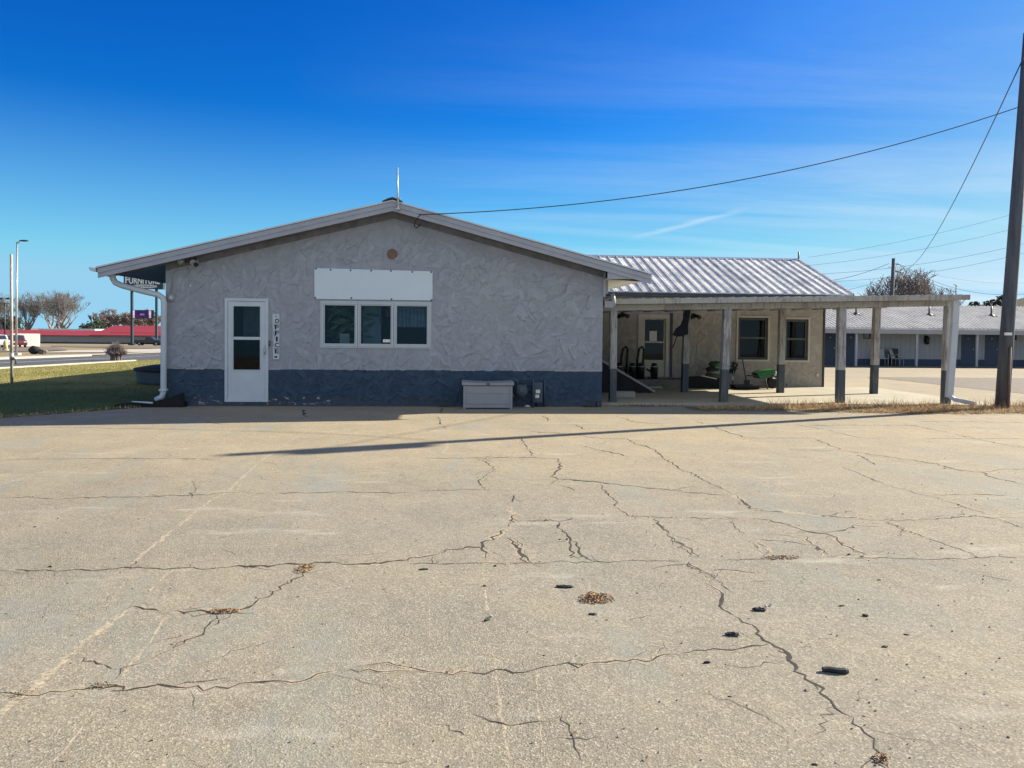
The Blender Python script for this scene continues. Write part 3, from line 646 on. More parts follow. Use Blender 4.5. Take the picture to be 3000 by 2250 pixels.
# gas meter and meter box
p=Gc(4,890,1470); p.y=YW-.22; gm=thing('gas_meter','dark round gas meter on pipes beside the grey storage box','gas meter',(p.x,p.y,0))
zc=Wc(4,895,1285,p.y).z; mb=MB().lathe((p.x,p.y-.07,zc),[(.02,-.01),(.10,0),(.125,.03),(.125,.11),(.10,.14)],20,'y'); mb.box(p.x-.1,p.x+.1,p.y-.05,p.y+.07,zc-.02,zc+.13); mb.build('body',m_meter,gm)
MB().lathe((p.x,p.y-.088,zc+.03),[(.05,0),(.055,.008)],16,'y').build('dial',m_greyplg,gm)
pp=MB(); pp.tube([(p.x-.08,p.y,zc+.12),(p.x-.08,p.y,zc+.22),(p.x-.2,p.y,zc+.22),(p.x-.2,p.y,0)],.02,8); pp.tube([(p.x+.07,p.y,zc+.12),(p.x+.07,p.y,zc+.25),(p.x+.24,p.y,zc+.25),(p.x+.24,p.y,0)],.02,8); pp.build('pipe',m_meter,gm)
MB().lathe((p.x-.2,p.y-.05,zc-.1),[(.03,0),(.055,.02),(.055,.07)],12,'y').build('regulator',m_meter,gm)
p=Wc(4,1090,1300,YW-.12); bw=thing('meter_box','dark rounded meter box with two white stickers on the blue wall base','meter box',(p.x,YW-.1,0))
xa,xb=Wc(4,1032,1300,YW-.12).x,Wc(4,1145,1300,YW-.12).x; za,zb=Wc(4,1090,1430,YW-.12).z,Wc(4,1090,1185,YW-.12).z
MB().box(xa,xb,YW-.14,YW-.003,za,zb).build('cabinet',m_meter,bw,bevel=.03)
for (u0,u1,v0,v1) in ((1065,1115,1272,1312),(1060,1105,1328,1366)):
    s0=Wc(4,u0,v1,YW-.143); s1=Wc(4,u1,v0,YW-.143); MB().box(s0.x,s1.x,YW-.1435,YW-.1405,s0.z,s1.z).build('sticker',m_paper,bw)
MB().tube([(xb+.05,YW-.04,.0),(xb+.05,YW-.04,zb+.05)],.022,8).build('conduit',m_meter,bw); MB().tube([(xa+.12,YW-.05,.0),(xa+.12,YW-.05,za)],.025,8).build('conduit',m_meter,bw)
p=Gc(4,967,1474); o=MB().blob((p.x,p.y,.02),(.06,.05,.03),4,.2).build('white_lump',m_white); tag(o,'small white lump on the ground between the gas meter and meter box','lump')
p=Wc(4,1780,1425,YW-.06); sp_=thing('wall_tap','small blue painted tap at the right foot of the office wall','tap',p)
MB().tube([(p.x,YW-.001,p.z),(p.x,YW-.1,p.z),(p.x,YW-.12,p.z-.06)],.02,8).build('spout',m_meter,sp_); MB().lathe((p.x,YW-.08,p.z+.04),[(.03,0),(.035,.01),(.02,.015)],8).build('handle',m_meter,sp_)
# ------------------------------------------------------------------ rear wing with metal roof
YV=21.7; YE=21.25
wx1=W(1777,760,YV).x; wx0=xr+.02
ez=W(1843,636,YE).z; ex=W(1843,636,YE).x; YR=24.8; rz=W(1723,561,YR).z
wing=thing('rear_wing','low beige stucco rear wing with a worn ribbed metal roof behind the canopy','building',((wx0+wx1)/2,YV,0))
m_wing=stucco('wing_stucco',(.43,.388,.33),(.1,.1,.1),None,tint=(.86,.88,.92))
m_green_fr=mat('dark_green_frame',(.07,.085,.075),.5,.12,4,.05); m_trimb=mat('beige_trim',(.55,.50,.42),.6,.08,3,.05)
wh=[]
for (a,b,c,d) in ((262,540,672,1064),(703,916,682,1068)):
    wh.append((Wc(6,a,800,YV).x,Wc(6,b,800,YV).x,Wc(6,400,d,YV).z,Wc(6,400,c,YV).z))
dX0,dX1=Wc(5,475,900,YV).x,Wc(5,772,900,YV).x; dZ0=Wc(5,600,1225,YV).z; dZ1=Wc(5,600,642,YV).z
wm=MB().wall(wx0,wx1,0,lambda x:ez+.1,wh+[(dX0,dX1,dZ0,dZ1)],YV,YV+.2)
wm.prism([(wx1-.2,YV+.2,0),(wx1-.2,28.2,0),(wx1-.2,28.2,ez+.05),(wx1-.2,YR,rz-.1),(wx1-.2,YV+.2,ez+.1)],(.2,0,0)); wm.box(wx0,wx1-.2,28.0,28.2,0,ez)
wm.trowel([(wx0+.3,wx1,0,2.75)],[(h[0]-.05,h[1]+.05,h[2]-.05,h[3]+.05) for h in wh]+[(dX0,dX1+.1,0,dZ1)],lambda x:ez-.12,YV,22,43)
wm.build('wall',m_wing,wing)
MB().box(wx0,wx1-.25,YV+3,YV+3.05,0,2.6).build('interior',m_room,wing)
rfm=MB(); rx0=xR+.6
sl=(rz-ez)/(YR-YE)
rfm.prism([(rx0,YE,ez),(rx0,YR,rz),(rx0,2*YR-YE,ez),(rx0,2*YR-YE,ez-.03),(rx0,YR,rz-.03),(rx0,YE,ez-.03)],(ex-rx0,0,0))
n=Vector((0,-sl,1)).normalized()
x=ex-.02
while x>rx0+3:
    for (w,h,o) in ((.036,.034,0),(.02,.004,.10),(.02,.004,.19)):
        a=Vector((x-o,YE-.01,ez+.0005)); b=Vector((x-o,YR-.06,rz-.06*sl+.0005)); e=Vector((w,0,0)); e2=Vector((w*.55,0,0)); mid=Vector((w*.22,0,0))
        rfm.hexa([a,a+e,b+e,b],[a+mid+n*h,a+mid+e2+n*h,b+mid+e2+n*h,b+mid+n*h])
    x-=.28
rfm.build('roof',m_roof,wing)
MB().prism([(rx0+2,YR-.16,rz-.045),(rx0+2,YR,rz+.04),(rx0+2,YR+.16,rz-.045),(rx0+2,YR,rz+.015)],(ex-rx0-2+.02,0,0)).build('ridge_cap',m_steel,wing)
tr=MB(); tr.prism([(ex,YE-.01,ez+.03),(ex,YR,rz+.03),(ex,YR,rz-.09),(ex,YE-.01,ez-.09)],(.03,0,0)); tr.build('rake_trim',m_dark,wing)
MB().box(rx0+3,ex,YE-.03,YE-.001,ez-.10,ez-.035).build('eave_trim',m_dark,wing)
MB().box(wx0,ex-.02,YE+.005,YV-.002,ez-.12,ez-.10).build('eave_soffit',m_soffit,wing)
cx_=MB(); cx_.box(wx1+.001,wx1+.05,YV-.03,YV+.06,.0,ez); cx_.build('corner_trim',m_dark,wing)
for (a,b,l,u) in wh:
    wi=MB().frame(a-.05,b+.05,l-.05,u+.05,.049,YV-.028,YV+.02).build('window',m_trimb,wing)
    fr=MB(); fr.frame(a+.002,b-.002,l+.002,u-.002,.07,YV+.03,YV+.12); zm=(l+u)/2+.02; fr.box(a+.072,b-.072,YV+.028,YV+.10,zm-.028,zm+.028); fr.build('sash',m_green_fr,wi)
    MB().box(a+.07,b-.07,YV+.07,YV+.075,l+.07,u-.07).build('pane',m_glassdk,wi)
    MB().box(a+.05,b-.05,YV+.25,YV+.26,u-.62,u).build('blind',mat('grey_blind',(.22,.28,.28),.9,.2,6,0),wi)
    MB().box(a+.001,b-.001,YV-.024,YV+.028,l+.002,l+.05).build('sill',m_dark,wi)
# wing door
df=MB(); w_=.15; df.box(dX0,dX0+w_,YV-.025,YV+.1,dZ0,dZ1); df.box(dX1-w_*.8,dX1,YV-.025,YV+.1,dZ0,dZ1); df.box(dX0+w_,dX1-w_*.8,YV-.025,YV+.1,dZ1-.12,dZ1)
df.build('door_frame',m_trimb,wing)
g0,g1=Wc(5,542,800,YV).x,Wc(5,718,800,YV).x; gg=[Wc(5,630,y,YV).z for y in (692,893,908,1068)]
dd=MB().wall(dX0+w_+.003,dX1-w_*.8-.003,dZ0+.01,lambda x:dZ1-.123,[(g0,g1,gg[1],gg[0]),(g0,g1,gg[3],gg[2])],YV+.03,YV+.07).build('door',m_trimb,wing)
MB().box(g0,g1,YV+.045,YV+.05,gg[1],gg[0]).build('pane',m_glassdk,dd); MB().box(g0,g1,YV+.045,YV+.05,gg[3],gg[2]).build('pane',m_glassdk,dd)
a=Wc(5,585,890,YV); b=Wc(5,655,797,YV); MB().box(a.x,b.x,YV+.03,YV+.034,a.z,b.z).build('notice',m_paper,dd)
MB().lathe((g1+.09,YV+.0,gg[3]+.05),[(.012,.03),(.012,.01),(.03,.0),(.03,-.03)],10,'y').build('handle',m_steel,dd)
MB().box(dX1+.001,dX1+.07,YV-.05,YV-.002,dZ0,dZ1+.05).build('downspout',m_dark,wing)  # dark strip standing in for the shadow line beside the door, no real spout
MB().box(dX0-.5,dX1+.35,YV-.9,YV-.003,.0,dZ0-.02).build('door_step',mat('step_concrete',(.17,.15,.14),.9,.2,3,.3),wing)
p=Wc(6,828,135,YR); q=Wc(6,826,55,YR); rp=thing('roof_pipe','thin dark vent pipe at the right end of the ribbed wing roof ridge','pipe',(p.x,YR,p.z))
MB().tube([(p.x,YR,p.z-.05),(p.x,YR,q.z)],.025,8).build('pipe',m_dark,rp); MB().lathe((p.x,YR,p.z-.04),[(.09,0),(.03,.06)],10).build('flashing',m_steel,rp)
def lamp(k,x,y,label):
    p=Wc(k,x,y,YV); t=thing('wall_lamp',label,'lamp',(p.x,YV,p.z))
    MB().box(p.x-.05,p.x+.05,YV-.05,YV-.001,p.z-.07,p.z+.07).build('bracket',m_black,t)
    for s in (-1,1): MB().tube([(p.x+s*.03,YV-.05,p.z+.02*s),(p.x+s*.10,YV-.13,p.z-.02),(p.x+s*.13,YV-.2,p.z-.05)],[.03,.05,.065],9).build('lamp_head',m_black,t)
lamp(5,325,645,'black wall lamp on the shaded stucco left of the canopy door'); lamp(5,990,655,'black twin wall lamp on the stucco just right of the hanging dark flag')
# ------------------------------------------------------------------ canopy
pcl,pcr=W(1335,645.5,16.3),W(2095,636.5,16.3); cz1=pcl.z; cz0=cz1-.115
def cdz(x): return (x-pcl.x)/(pcr.x-pcl.x)*(pcr.z-pcl.z)      # the canopy climbs a little to the right
def shear(mb): mb.v=[(p[0],p[1],p[2]+cdz(p[0])) for p in mb.v]; return mb
cxa=xr+.08; cxb=W(2096,640,16.3).x
can=thing('canopy','flat topped porch canopy on weathered posts with blue-grey feet','canopy',((cxa+cxb)/2,18.6,0))
shear(MB().box(cxa,cxb,16.3,16.34,cz0,cz1)).build('fascia',m_beam,can)
rr=MB(); rr.box(cxa,cxb-.1,16.341,YV-.5,cz1-.05,cz1-.012)
x=cxa+.1
while x<cxb-.15:
    rr.box(x,x+.05,16.341,YV-.5,cz1-.012,cz1+.012); x+=.25
shear(rr).build('roof',m_steel,can)
xe=W(2050,700,16.62).x
bm=MB(); bm.box(cxa,xe+.1,16.55,16.69,cz0-.13,cz0-.002); shear(bm).build('beam',m_beam,can)
b2=MB(); b2.box(cxa,xe+.1,19.28,19.42,cz0-.10,cz0-.002); shear(b2).build('beam',m_beam,can)
xi=cxa+.3
jm=MB()
while xi<xe+.1:
    jm.box(xi-.02,xi+.02,16.7,19.27,cz0-.09,cz1-.051); jm.box(xi-.02,xi+.02,19.43,21.1,cz0-.09,cz1-.051); xi+=.61
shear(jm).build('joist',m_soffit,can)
fp=[(1325,1323,.075),(1571,1562,.085),(1818,1814,.085),(2050,2042,.085)]
for i,(tx,bxp,hw) in enumerate(fp):
    a=W(bxp,872,16.62); t=W(tx,655,16.62); a.z=0; t.z=cz0-.131+cdz(t.x)
    y0,y1=16.62-.075,16.62+.075
    MB().hexa([(a.x-hw,y0,0),(a.x+hw,y0,0),(a.x+hw,y1,0),(a.x-hw,y1,0)],[(t.x-hw,y0,t.z),(t.x+hw,y0,t.z),(t.x+hw,y1,t.z),(t.x-hw,y1,t.z)]).build('post',m_post,can,bevel=.008)
for (tx,bxp) in ((1484,1478),(1690,1685),(1894,1887)):
    a=W(bxp,852,19.35); t=W(tx,665,19.35); hw=.08
    MB().hexa([(a.x-hw,19.27,0),(a.x+hw,19.27,0),(a.x+hw,19.43,0),(a.x-hw,19.43,0)],[(t.x-hw,19.27,cz0-.101+cdz(t.x)),(t.x+hw,19.27,cz0-.101+cdz(t.x)),(t.x+hw,19.43,cz0-.101+cdz(t.x)),(t.x-hw,19.43,cz0-.101+cdz(t.x))]).build('post',m_post,can,bevel=.008)
# gutter stub at the left, downspout at the right end
gl=MB(); gl.box(cxa-.0,cxa+.2,16.2,16.299,cz0-.08,cz0+.06); gl.tube([W(1325,628,16.25)-Vector((.02,0,.06)),W(1325,650,16.25),W(1326,660,16.26)],.05,8); gl.build('gutter',m_fascia,can)
dsx=MB(); P=[W(2064,648,16.4),W(2062,700,16.45),W(2050,858,16.42)]; P[0].z=cz0-.004+cdz(P[0].x)
for i in range(2):
    a,b=P[i],P[i+1]; h=.075
    dsx.hexa([(b.x-h,b.y-.05,b.z),(b.x+h,b.y-.05,b.z),(b.x+h,b.y+.05,b.z),(b.x-h,b.y+.05,b.z)],[(a.x-h,a.y-.05,a.z),(a.x+h,a.y-.05,a.z),(a.x+h,a.y+.05,a.z),(a.x-h,a.y+.05,a.z)])
e0=Wc(7,810,1400,16.42); e1=Wc(7,1010,1475,16.0)
dsx.tube([Vector((P[2].x+.01,16.42,P[2].z+.03)),Vector((P[2].x+.1,16.36,P[2].z-.05)),Vector((e1.x,e1.y,max(.08,e1.z)))],.065,4,ph=math.pi/4,sm=False); dsx.build('downspout',m_white,can,bevel=.01)
# porch slab
slb=MB(); slb.box(xr+.02,7.2,16.3,YV-.001,-.05,.05); slb.prism([(7.2,16.3,.05),(7.2,YV-.001,.05),(7.2,YV-.001,.006),(7.2,16.3,.006)],(0,0,0)) if False else None
slb.hexa([(7.2,16.3,-.05),(12.6,16.35,-.05),(12.6,YV-.001,-.05),(7.2,YV-.001,-.05)],[(7.2,16.3,.05),(12.6,16.35,.012),(12.6,YV-.001,.012),(7.2,YV-.001,.05)])
struct('porch_slab',slb,m_slab)
SZ=.05
# ------------------------------------------------------------------ things under the canopy
def Gz(k,x,y,z): return Gc(k,x,y,z)
# sloping ramp
a=Gz('m',1340,1290,SZ); Yr=a.y; t=Wc('m',175,550,Yr)
rmp=thing('sloping_ramp','steep dark sided ramp with a pale worn top edge leaning behind the first canopy post','ramp',(a.x,Yr,SZ))
zt_=t.z; MB().prism([(a.x,Yr,SZ),(t.x-.12,Yr,zt_),(t.x-.12,Yr,SZ+.0),],(0,.9,0)).build('side',m_roomdk,rmp)  # side coloured near black to carry the shade under the board
d=(Vector((t.x,Yr,zt_))-a).normalized(); nn=Vector((-d.z,0,d.x)); nn=nn if nn.z>0 else -nn
MB().prism([a+nn*.002,Vector((t.x-.1,Yr,zt_))+nn*.002,Vector((t.x-.1,Yr,zt_))+nn*.055,a+nn*.055],(0,.92,0)).build('deck',mat('ramp_board',(.33,.33,.32),.75,.25,4,.3),rmp)
# upright machines
def machine(k,cxp,basey,label,seed,loopx):
    p=Gz(k,cxp,basey,SZ); p=p if p.y<YV-.6 else Wc(k,cxp,basey,YV-.5); x,y=p.x,p.y; t=thing('upright_machine',label,'machine',(x,y,SZ)); rnd=random.Random(seed); z=SZ
    MB().box(x-.25,x+.25,y-.2,y+.2,z+.10,z+.22).build('base',mat('dark_red_paint',(.07,.015,.02),.5,.2,6,.1),t,bevel=.02)
    for s in (-.27,.27): MB().lathe((x+s-.03 if s>0 else x+s-.03,y,z+.13),[(.10,0),(.13,.01),(.13,.05),(.10,.06)],16,'x').build('wheel',m_tyre,t)
    for s in (-.19,.19): 
        c=MB().lathe((x+s,y-.05,z+.22),[(.10,0),(.105,.3),(.11,.34),(.07,.40),(.075,.44),(.0,.45)],14); c.build('canister',m_black,t)
        MB().lathe((x+s,y-.05,z+.555),[(.112,0),(.112,.025)],14).build('band',m_steel,t)
    hx=x+loopx
    MB().tube([(hx-.09,y+.1,z+.2),(hx-.10,y+.1,z+.75),(hx-.05,y+.1,z+1.05),(hx+.03,y+.1,z+1.12),(hx+.09,y+.1,z+1.03),(hx+.07,y+.1,z+.75),(hx+.04,y+.1,z+.2)],.034,8).build('handle',m_black,t)
    MB().tube([(x-.05,y-.12,z+.5),(x+.08,y-.22,z+.42),(x+.1,y-.24,z+.25),(x+.02,y-.22,z+.18),(x-.03,y-.2,z+.28)],.026,6).build('hose',m_blackm,t); return t
machine('m',1170,1120,'black twin canister machine with a loop handle standing in front of the wing door',1,-.16)
mm2=machine('m',690,1000,'black machine with a loop handle partly behind the ramp deck',2,.0)
# furled flag on the rear post
fx=Wc(5,935,560,19.2); fl_=thing('furled_flag','dark furled flag hanging at a slant from the rear canopy post','flag',(fx.x,19.2,fx.z))
o=[Wc(5,x,y,19.2) for x,y in ((945,545),(978,560),(962,640),(945,735),(945,830),(915,835),(900,845),(850,850),(803,835),(830,780),(880,740),(915,640))]
MB().prism(o[::-1],(0,.06,0)).build('cloth',mat('navy_cloth',(.02,.025,.045),.9,.3,5,.3,20),fl_)
MB().tube([Wc(5,975,520,19.24),Wc(5,800,950,19.24)],.014,6).build('staff',m_dark,fl_)
# low black box with sacks
a=Gz('n',330,965,SZ); b=Gz('n',1000,985,SZ); yb=a.y; zt2=Wc('n',600,770,yb).z
bxn=thing('low_black_box','long low black box against the wing wall under the green sacks','box',((a.x+b.x)/2,yb+.25,SZ))
MB().prism([(a.x,yb,SZ),(b.x,yb,SZ),(b.x,yb,zt2-.02),((a.x+b.x)/2,yb,zt2),(a.x,yb,zt2-.03)],(0,.55,0)).build('body',m_blackm,bxn)
MB().prism([Wc('n',590,735,yb-.01),Wc('n',860,790,yb-.01),Wc('n',860,808,yb-.01),Wc('n',590,752,yb-.01)],(0,-.012,0)).build('pale_edge',m_trimb,bxn)
SK=[(820,720,'dark green sack with pale lettering patch, lowest in the pile on the black box',(.08,.12,.075)),(860,665,'white and green sack in the middle of the pile on the black box',(.30,.31,.26)),(790,615,'dark sack folded on the left of the green pile',(.035,.05,.04)),(840,520,'bright green sack topmost of the pile on the black box',(.05,.13,.06)),(890,580,'pale grey green sack under the topmost green sack',(.25,.27,.22))]
for i,(x,y,lab,col) in enumerate(SK):
    p=Wc('n',x,y,yb+.22); w=.25 if i<2 else .2
    s=MB().blob((p.x,p.y,p.z-.02),(w,.2,.085),i+3,.35,2.2,16,10).build('sack',mat('sack_%s'%('dark','white','black','green','grey')[i],col,.7,.5,4,.3,12)); tag(s,lab,'sack','sacks piled on the black box')
# tray, stick, bucket bits, wheelbarrow
a=Gz('n',1205,985,SZ); b=Gz('n',1620,985,SZ); zt3=Wc('n',1400,915,a.y).z
ty=thing('black_tray','shallow black tray on the slab below the first wing window','tray',((a.x+b.x)/2,a.y+.2,SZ)); MB().box(a.x,b.x,a.y,a.y+.4,SZ,zt3-.02).build('base',m_blackm,ty); MB().box(a.x-.02,b.x+.02,a.y-.02,a.y+.42,zt3-.04,zt3-.001).build('rim',m_black,ty)
p0=Wc('n',1320,445,YV-.1); p1=Wc('n',1402,895,YV-.35); sh=thing('leaning_shovel','thin brown shovel leaning on the wall below the first wing window','shovel',p1)
MB().tube([p0,p1],.016,7).build('handle',mat('brown_wood',(.10,.045,.035),.7,.2,8,.1),sh); MB().prism([p1+Vector((-.09,-.01,.12)),p1+Vector((.09,-.01,.12)),p1+Vector((.06,-.01,-.1)),p1+Vector((-.06,-.01,-.1))],(0,.02,0)).build('blade',m_dark,sh)
pw=Gz('n',1800,985,SZ); x,y=pw.x,min(pw.y,YV-.7); wb=thing('wheelbarrow','green wheelbarrow tipped against the wing wall between the two windows','wheelbarrow',(x,y,SZ))
a=[Wc('n',u,v,y) for u,v in ((1590,700),(1720,650),(1930,625),(1925,700),(1800,770),(1640,800))]
MB().prism(a[::-1],(0,.45,0)).build('tub',m_green,wb,bevel=.02)
lg=MB(); 
for dy in (.05,.4):
    lg.tube([Wc('n',1400,740,y+dy),Wc('n',1600,745,y+dy),Wc('n',1800,765,y+dy),Wc('n',1900,800,y+dy)],.02,6); lg.tube([Wc('n',1720,700,y+dy),Wc('n',1745,860,y+dy),Vector((Wc('n',1780,900,y+dy).x,y+dy,SZ))],.02,6)
lg.build('frame',m_dark,wb)
wc=Wc('n',1860,900,y+.2); MB().lathe((wc.x,y+.17,SZ+.17),[(.10,0),(.17,.02),(.17,.07),(.10,.09)],18,'y').build('wheel',m_tyre,wb)
for i,(u,v,lab,h) in enumerate(((1910,690,'small white bottle on the green wheelbarrow',.16),(1135,780,'small white bottle standing beside the second canopy post',.17))):
    p=Wc('n',u,v,y+.1 if i==0 else YV-.4); o=MB().lathe((p.x,p.y,p.z-h*.5),[(.035,0),(.04,.01),(.04,h*.65),(.015,h*.8),(.015,h)],12).build('bottle',m_white); tag(o,lab,'bottle')
pl_=Wc('n',1150,590,YV-.3); o=MB()
for k in range(14):
    c=pl_+Vector((random.uniform(-.12,.12),random.uniform(-.1,.1),random.uniform(-.15,.12))); d=Vector((random.uniform(-1,1),random.uniform(-.5,.5),random.uniform(-.3,1))).normalized()*.11; w=Vector((-d.z,.02,d.x))*.3
    o.face([c-d,c+w,c+d,c-w])
o.tube([Vector((pl_.x,pl_.y,SZ)),pl_],.01,5); tag(o.build('potted_shrub',m_ever),'small leafy shrub right of the second canopy post by the wall','plant')
p=Gz('n',2090,970,SZ); o=MB().box(p.x-.04,p.x+.12,YV-.25,YV-.05,SZ,SZ+.34).box(p.x-.02,p.x+.1,YV-.22,YV-.08,SZ+.34,SZ+.38).build('small_can',m_black,bevel=.015); tag(o,'small black can at the foot of the wing wall under the second window','can')
o=MB().tube([Wc('n',2110,890,YV-.1),Vector((Wc('n',2160,960,YV-.3).x,YV-.3,SZ+.02))],.02,6).build('white_stick',m_white); tag(o,'short white stick leaning beside the small black can','stick')
p=Wc(6,1000,1205,YV); o=MB().lathe((p.x,YV-.05,p.z),[(.04,0),(.06,.02),(.06,.049)],12,'y').build('outlet_cover',m_trimb); tag(o,'round pale outlet cover near the right corner of the wing wall','outlet')
a=Gz('m',500,1385,SZ); o=MB().box(a.x-.1,a.x+.42,a.y-.1,a.y+.12,SZ,SZ+.14).build('pale_block',mat('block_grey',(.3,.3,.27),.9,.15,5,.3),bevel=.01); tag(o,'pale concrete block on the slab behind the first canopy post','block')
a=Gz('m',1340,1180,SZ); o=MB().prism([(a.x-.15,a.y,SZ+.002),(a.x+.2,a.y-.05,SZ+.002),(a.x+.22,a.y+.1,SZ+.002),(a.x-.1,a.y+.15,SZ+.002)],(0,0,.03)).build('floor_board',m_trimb); tag(o,'short pale board on the slab before the twin canister machine','board')
# ------------------------------------------------------------------ poles and wires
base=G(2163,883); YP=base.y
pt=[W(2163,883,YP),W(2192,500,YP),W(2221,110,YP)]; pt[2]=pt[1]+(pt[2]-pt[1])*1.1; pt[0].z=-.3
pole=thing('utility_pole','tall weathered wooden utility pole rising out of the frame at the right','utility pole',(base.x,YP,0))
MB().tube([pt[0],W(2177,700,YP),pt[1],pt[2]],[.142,.136,.128,.115],18).build('pole',m_pole,pole)
top=pt[2]
MB().lathe((top.x+.42,YP+.05,top.z-1.05),[(.12,0),(.24,.03),(.25,.75),(.2,.85),(.06,.9)],18).build('transformer',m_steel,pole)
MB().box(top.x+.08,top.x+.22,YP-.05,YP+.15,top.z-.6,top.z-.5).build('bracket',m_steel,pole)
MB().tube([W(2206,130,YP)+Vector((.0,-.12,0)),W(2203,133,YP)+Vector((0,-.18,.02))],.035,8).build('insulator',m_greypl,pole)
a=Wc(7,1275,905,YP-.15); MB().box(a.x-.1,a.x+.06,YP-.16,YP-.13,a.z-.03,a.z+.03).build('pole_tag',m_paper,pole)
cd=MB(); cd.tube([W(2182,750,YP-.15),W(2177,890,YP-.16)],.03,6); cd.build('cable_guard',mat('brown_guard',(.12,.085,.07),.8,.2,6,.2),pole)
p2b=W(1925,640,75); p2t=W(1930.5,558,75)
sp2=thing('utility_pole','distant wooden utility pole in front of the round bare tree','utility pole',(p2b.x,75,zt(75)))
MB().tube([(p2b.x-.1,75,zt(75)),(p2t.x,75,p2t.z)],[.24,.17],10).build('pole',m_pole,sp2)
for z in (-.55,-1.3): MB().tube([(p2t.x,75,p2t.z+z),(p2t.x+1.0,75,p2t.z+z-.1)],.05,6).build('arm',m_wire,sp2)
def wire(name,p,q,sag,r,label,group='overhead wires',n=18,cat='wire',extra=None):
    pts=[]
    for i in range(n+1):
        t=i/n; v=p.lerp(q,t); v=v+Vector((0,0,-sag*4*t*(1-t))); pts.append(v)
    if extra: pts=pts+extra
    o=MB().tube(pts,r,5).build(name,m_wire); tag(o,label,cat,group); return o
pw_=W(2205,230,YP-.13); hb_=W(905,463.5,YF-.07)
ex_=[Wc('r',1010,992,YF-.07),Wc('r',960,1040,YF-.07),Wc('r',905,1120,YF+.1),Wc('r',890,1210,YW-.1),Wc('r',925,1255,YW-.08),Wc('r',1010,1180,YW-.05)]
ex_=[Vector(v) for v in ex_]
wire('service_cable',pw_,hb_,W(1555,404,YF).z*0+.48,.010,'thick black service cable sagging from the near pole to the office gable',extra=ex_,n=26)
wire('power_line',W(2207,133,YP-.15),W(1942,578,75),1.6,.013,'steep wire running from the near pole top down to the distant pole',n=26)
far=[((0,225),(1265,-110),'faintest high wire crossing the sky behind the near pole',.6),((0,300),(1265,10),'second highest wire in the sky above the distant pole',.7),((0,385),(1255,155),'wire touching the head of the distant pole',.7),((0,448),(1245,230),'wire just below the head of the distant pole',.8)]
for i,(a,b,lab,sag) in enumerate(far):
    Y=90 if i<2 else 75.2
    a=Wc(7,a[0]-300,a[1]+(a[1]-b[1])/1265*300,Y); b=Wc(7,b[0]+300,b[1]-(a.z-a.z) - (0),Y); wire('power_line',a,b,sag,.014,lab)
wire('power_line',Wc(7,-300,505,75),Wc(7,335,352,75),.4,.02,'short wire reaching the distant pole from the left at its head')
wire('power_line',Wc(7,-300,600,75),Wc(7,335,455,75),.4,.014,'lowest wire reaching the distant pole from the left')
wire('power_line',Wc(7,395,345,74.8),Wc(7,862,580,46.5),.3,.016,'wire from the distant pole down to the motel roof mast')
wire('power_line',Wc(7,430,360,75.3),Wc(7,1500,580,60),1.2,.014,'slack wire from the distant pole passing right behind the near pole')
wire('power_line',Wc(7,600,420,76),Wc(7,1500,500,80),.5,.012,'thin flat wire right of the round bare tree')
# ------------------------------------------------------------------ motel row
YM=43.0; YMe=41.6
mz=lambda y:zt(y)
mx0,mx1=16.0,46.0
motel=thing('motel_row','long low motel row with ribbed metal roof, blue doors and blue lower walls','building',((mx0+mx1)/2,YM,zt(YM)))
mb_=zt(YM); ezm=W(2000,711,YMe).z; YMr=47.0; rzm=W(2000,661,YMr).z
sp_m=W(2000,776,YM).z-mb_
mm_wall=grooved('motel_siding',(.31,.33,.35),(.03,.058,.105),sp_m,.3)
ML=[]
def mX(k,x): return Wc(k,x,1000,YM).x
doors=[(mX(6,1062),mX(6,1182)),(mX(6,1262),mX(6,1372)),(mX(7,898),mX(7,1012)),(mX(7,1083),mX(7,1197))]
doors+=[(doors[1][1]+10.0*k,0) for k in ()]
wn=[(mX(6,1432),mX(6,1500)),(mX(7,130),mX(7,187)),(mX(7,752),mX(7,800)),(mX(7,1288),mX(7,1332))]
wn=wn[1:]
zu=Wc(7,600,882,YM).z; zl=Wc(7,600,948,YM).z
hol=[(a,b,mb_+.1,zu+.05) for a,b in doors]+[(a,b,zl,zu) for a,b in wn]
# openings must not overlap
hol=sorted(hol); 
wm=MB().wall(mx0,mx1,mb_-.3,lambda x:ezm+.25,hol,YM,YM+.15); wm.box(mx0,mx0+.15,YM+.15,51,mb_-.3,ezm+.2); wm.box(mx1-.15,mx1,YM+.15,51,mb_-.3,ezm+.2)
wm.build('wall',mm_wall,motel)
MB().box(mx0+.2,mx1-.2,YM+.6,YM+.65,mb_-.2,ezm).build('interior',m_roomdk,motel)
rfm=MB(); sl=(rzm-ezm)/(YMr-YMe); rfm.prism([(mx0-.3,YMe,ezm),(mx0-.3,YMr,rzm),(mx0-.3,2*YMr-YMe,ezm),(mx0-.3,2*YMr-YMe,ezm-.05),(mx0-.3,YMr,rzm-.05),(mx0-.3,YMe,ezm-.05)],(mx1-mx0+.6,0,0))
n=Vector((0,-sl,1)).normalized(); x=mx0
while x<mx1:
    a=Vector((x,YMe,ezm+.001)); b=Vector((x,YMr,rzm+.001)); e=Vector((.07,0,0)); rfm.hexa([a,a+e,b+e,b],[a+e*.2+n*.075,a+e*.8+n*.075,b+e*.8+n*.075,b+e*.2+n*.075]); x+=.25
rfm.build('roof',mat('pale_ribbed_metal',(.56,.545,.51),.6,.16,1.2,.05,20),motel)
MB().box(mx0-.3,mx1+.3,YMe-.04,YMe-.002,ezm-.28,ezm-.055).build('fascia',m_greypl,motel)
MB().box(mx0-.3,mx1+.3,YMe,YM-.01,ezm-.12,ezm-.10).build('soffit',m_greypl,motel)
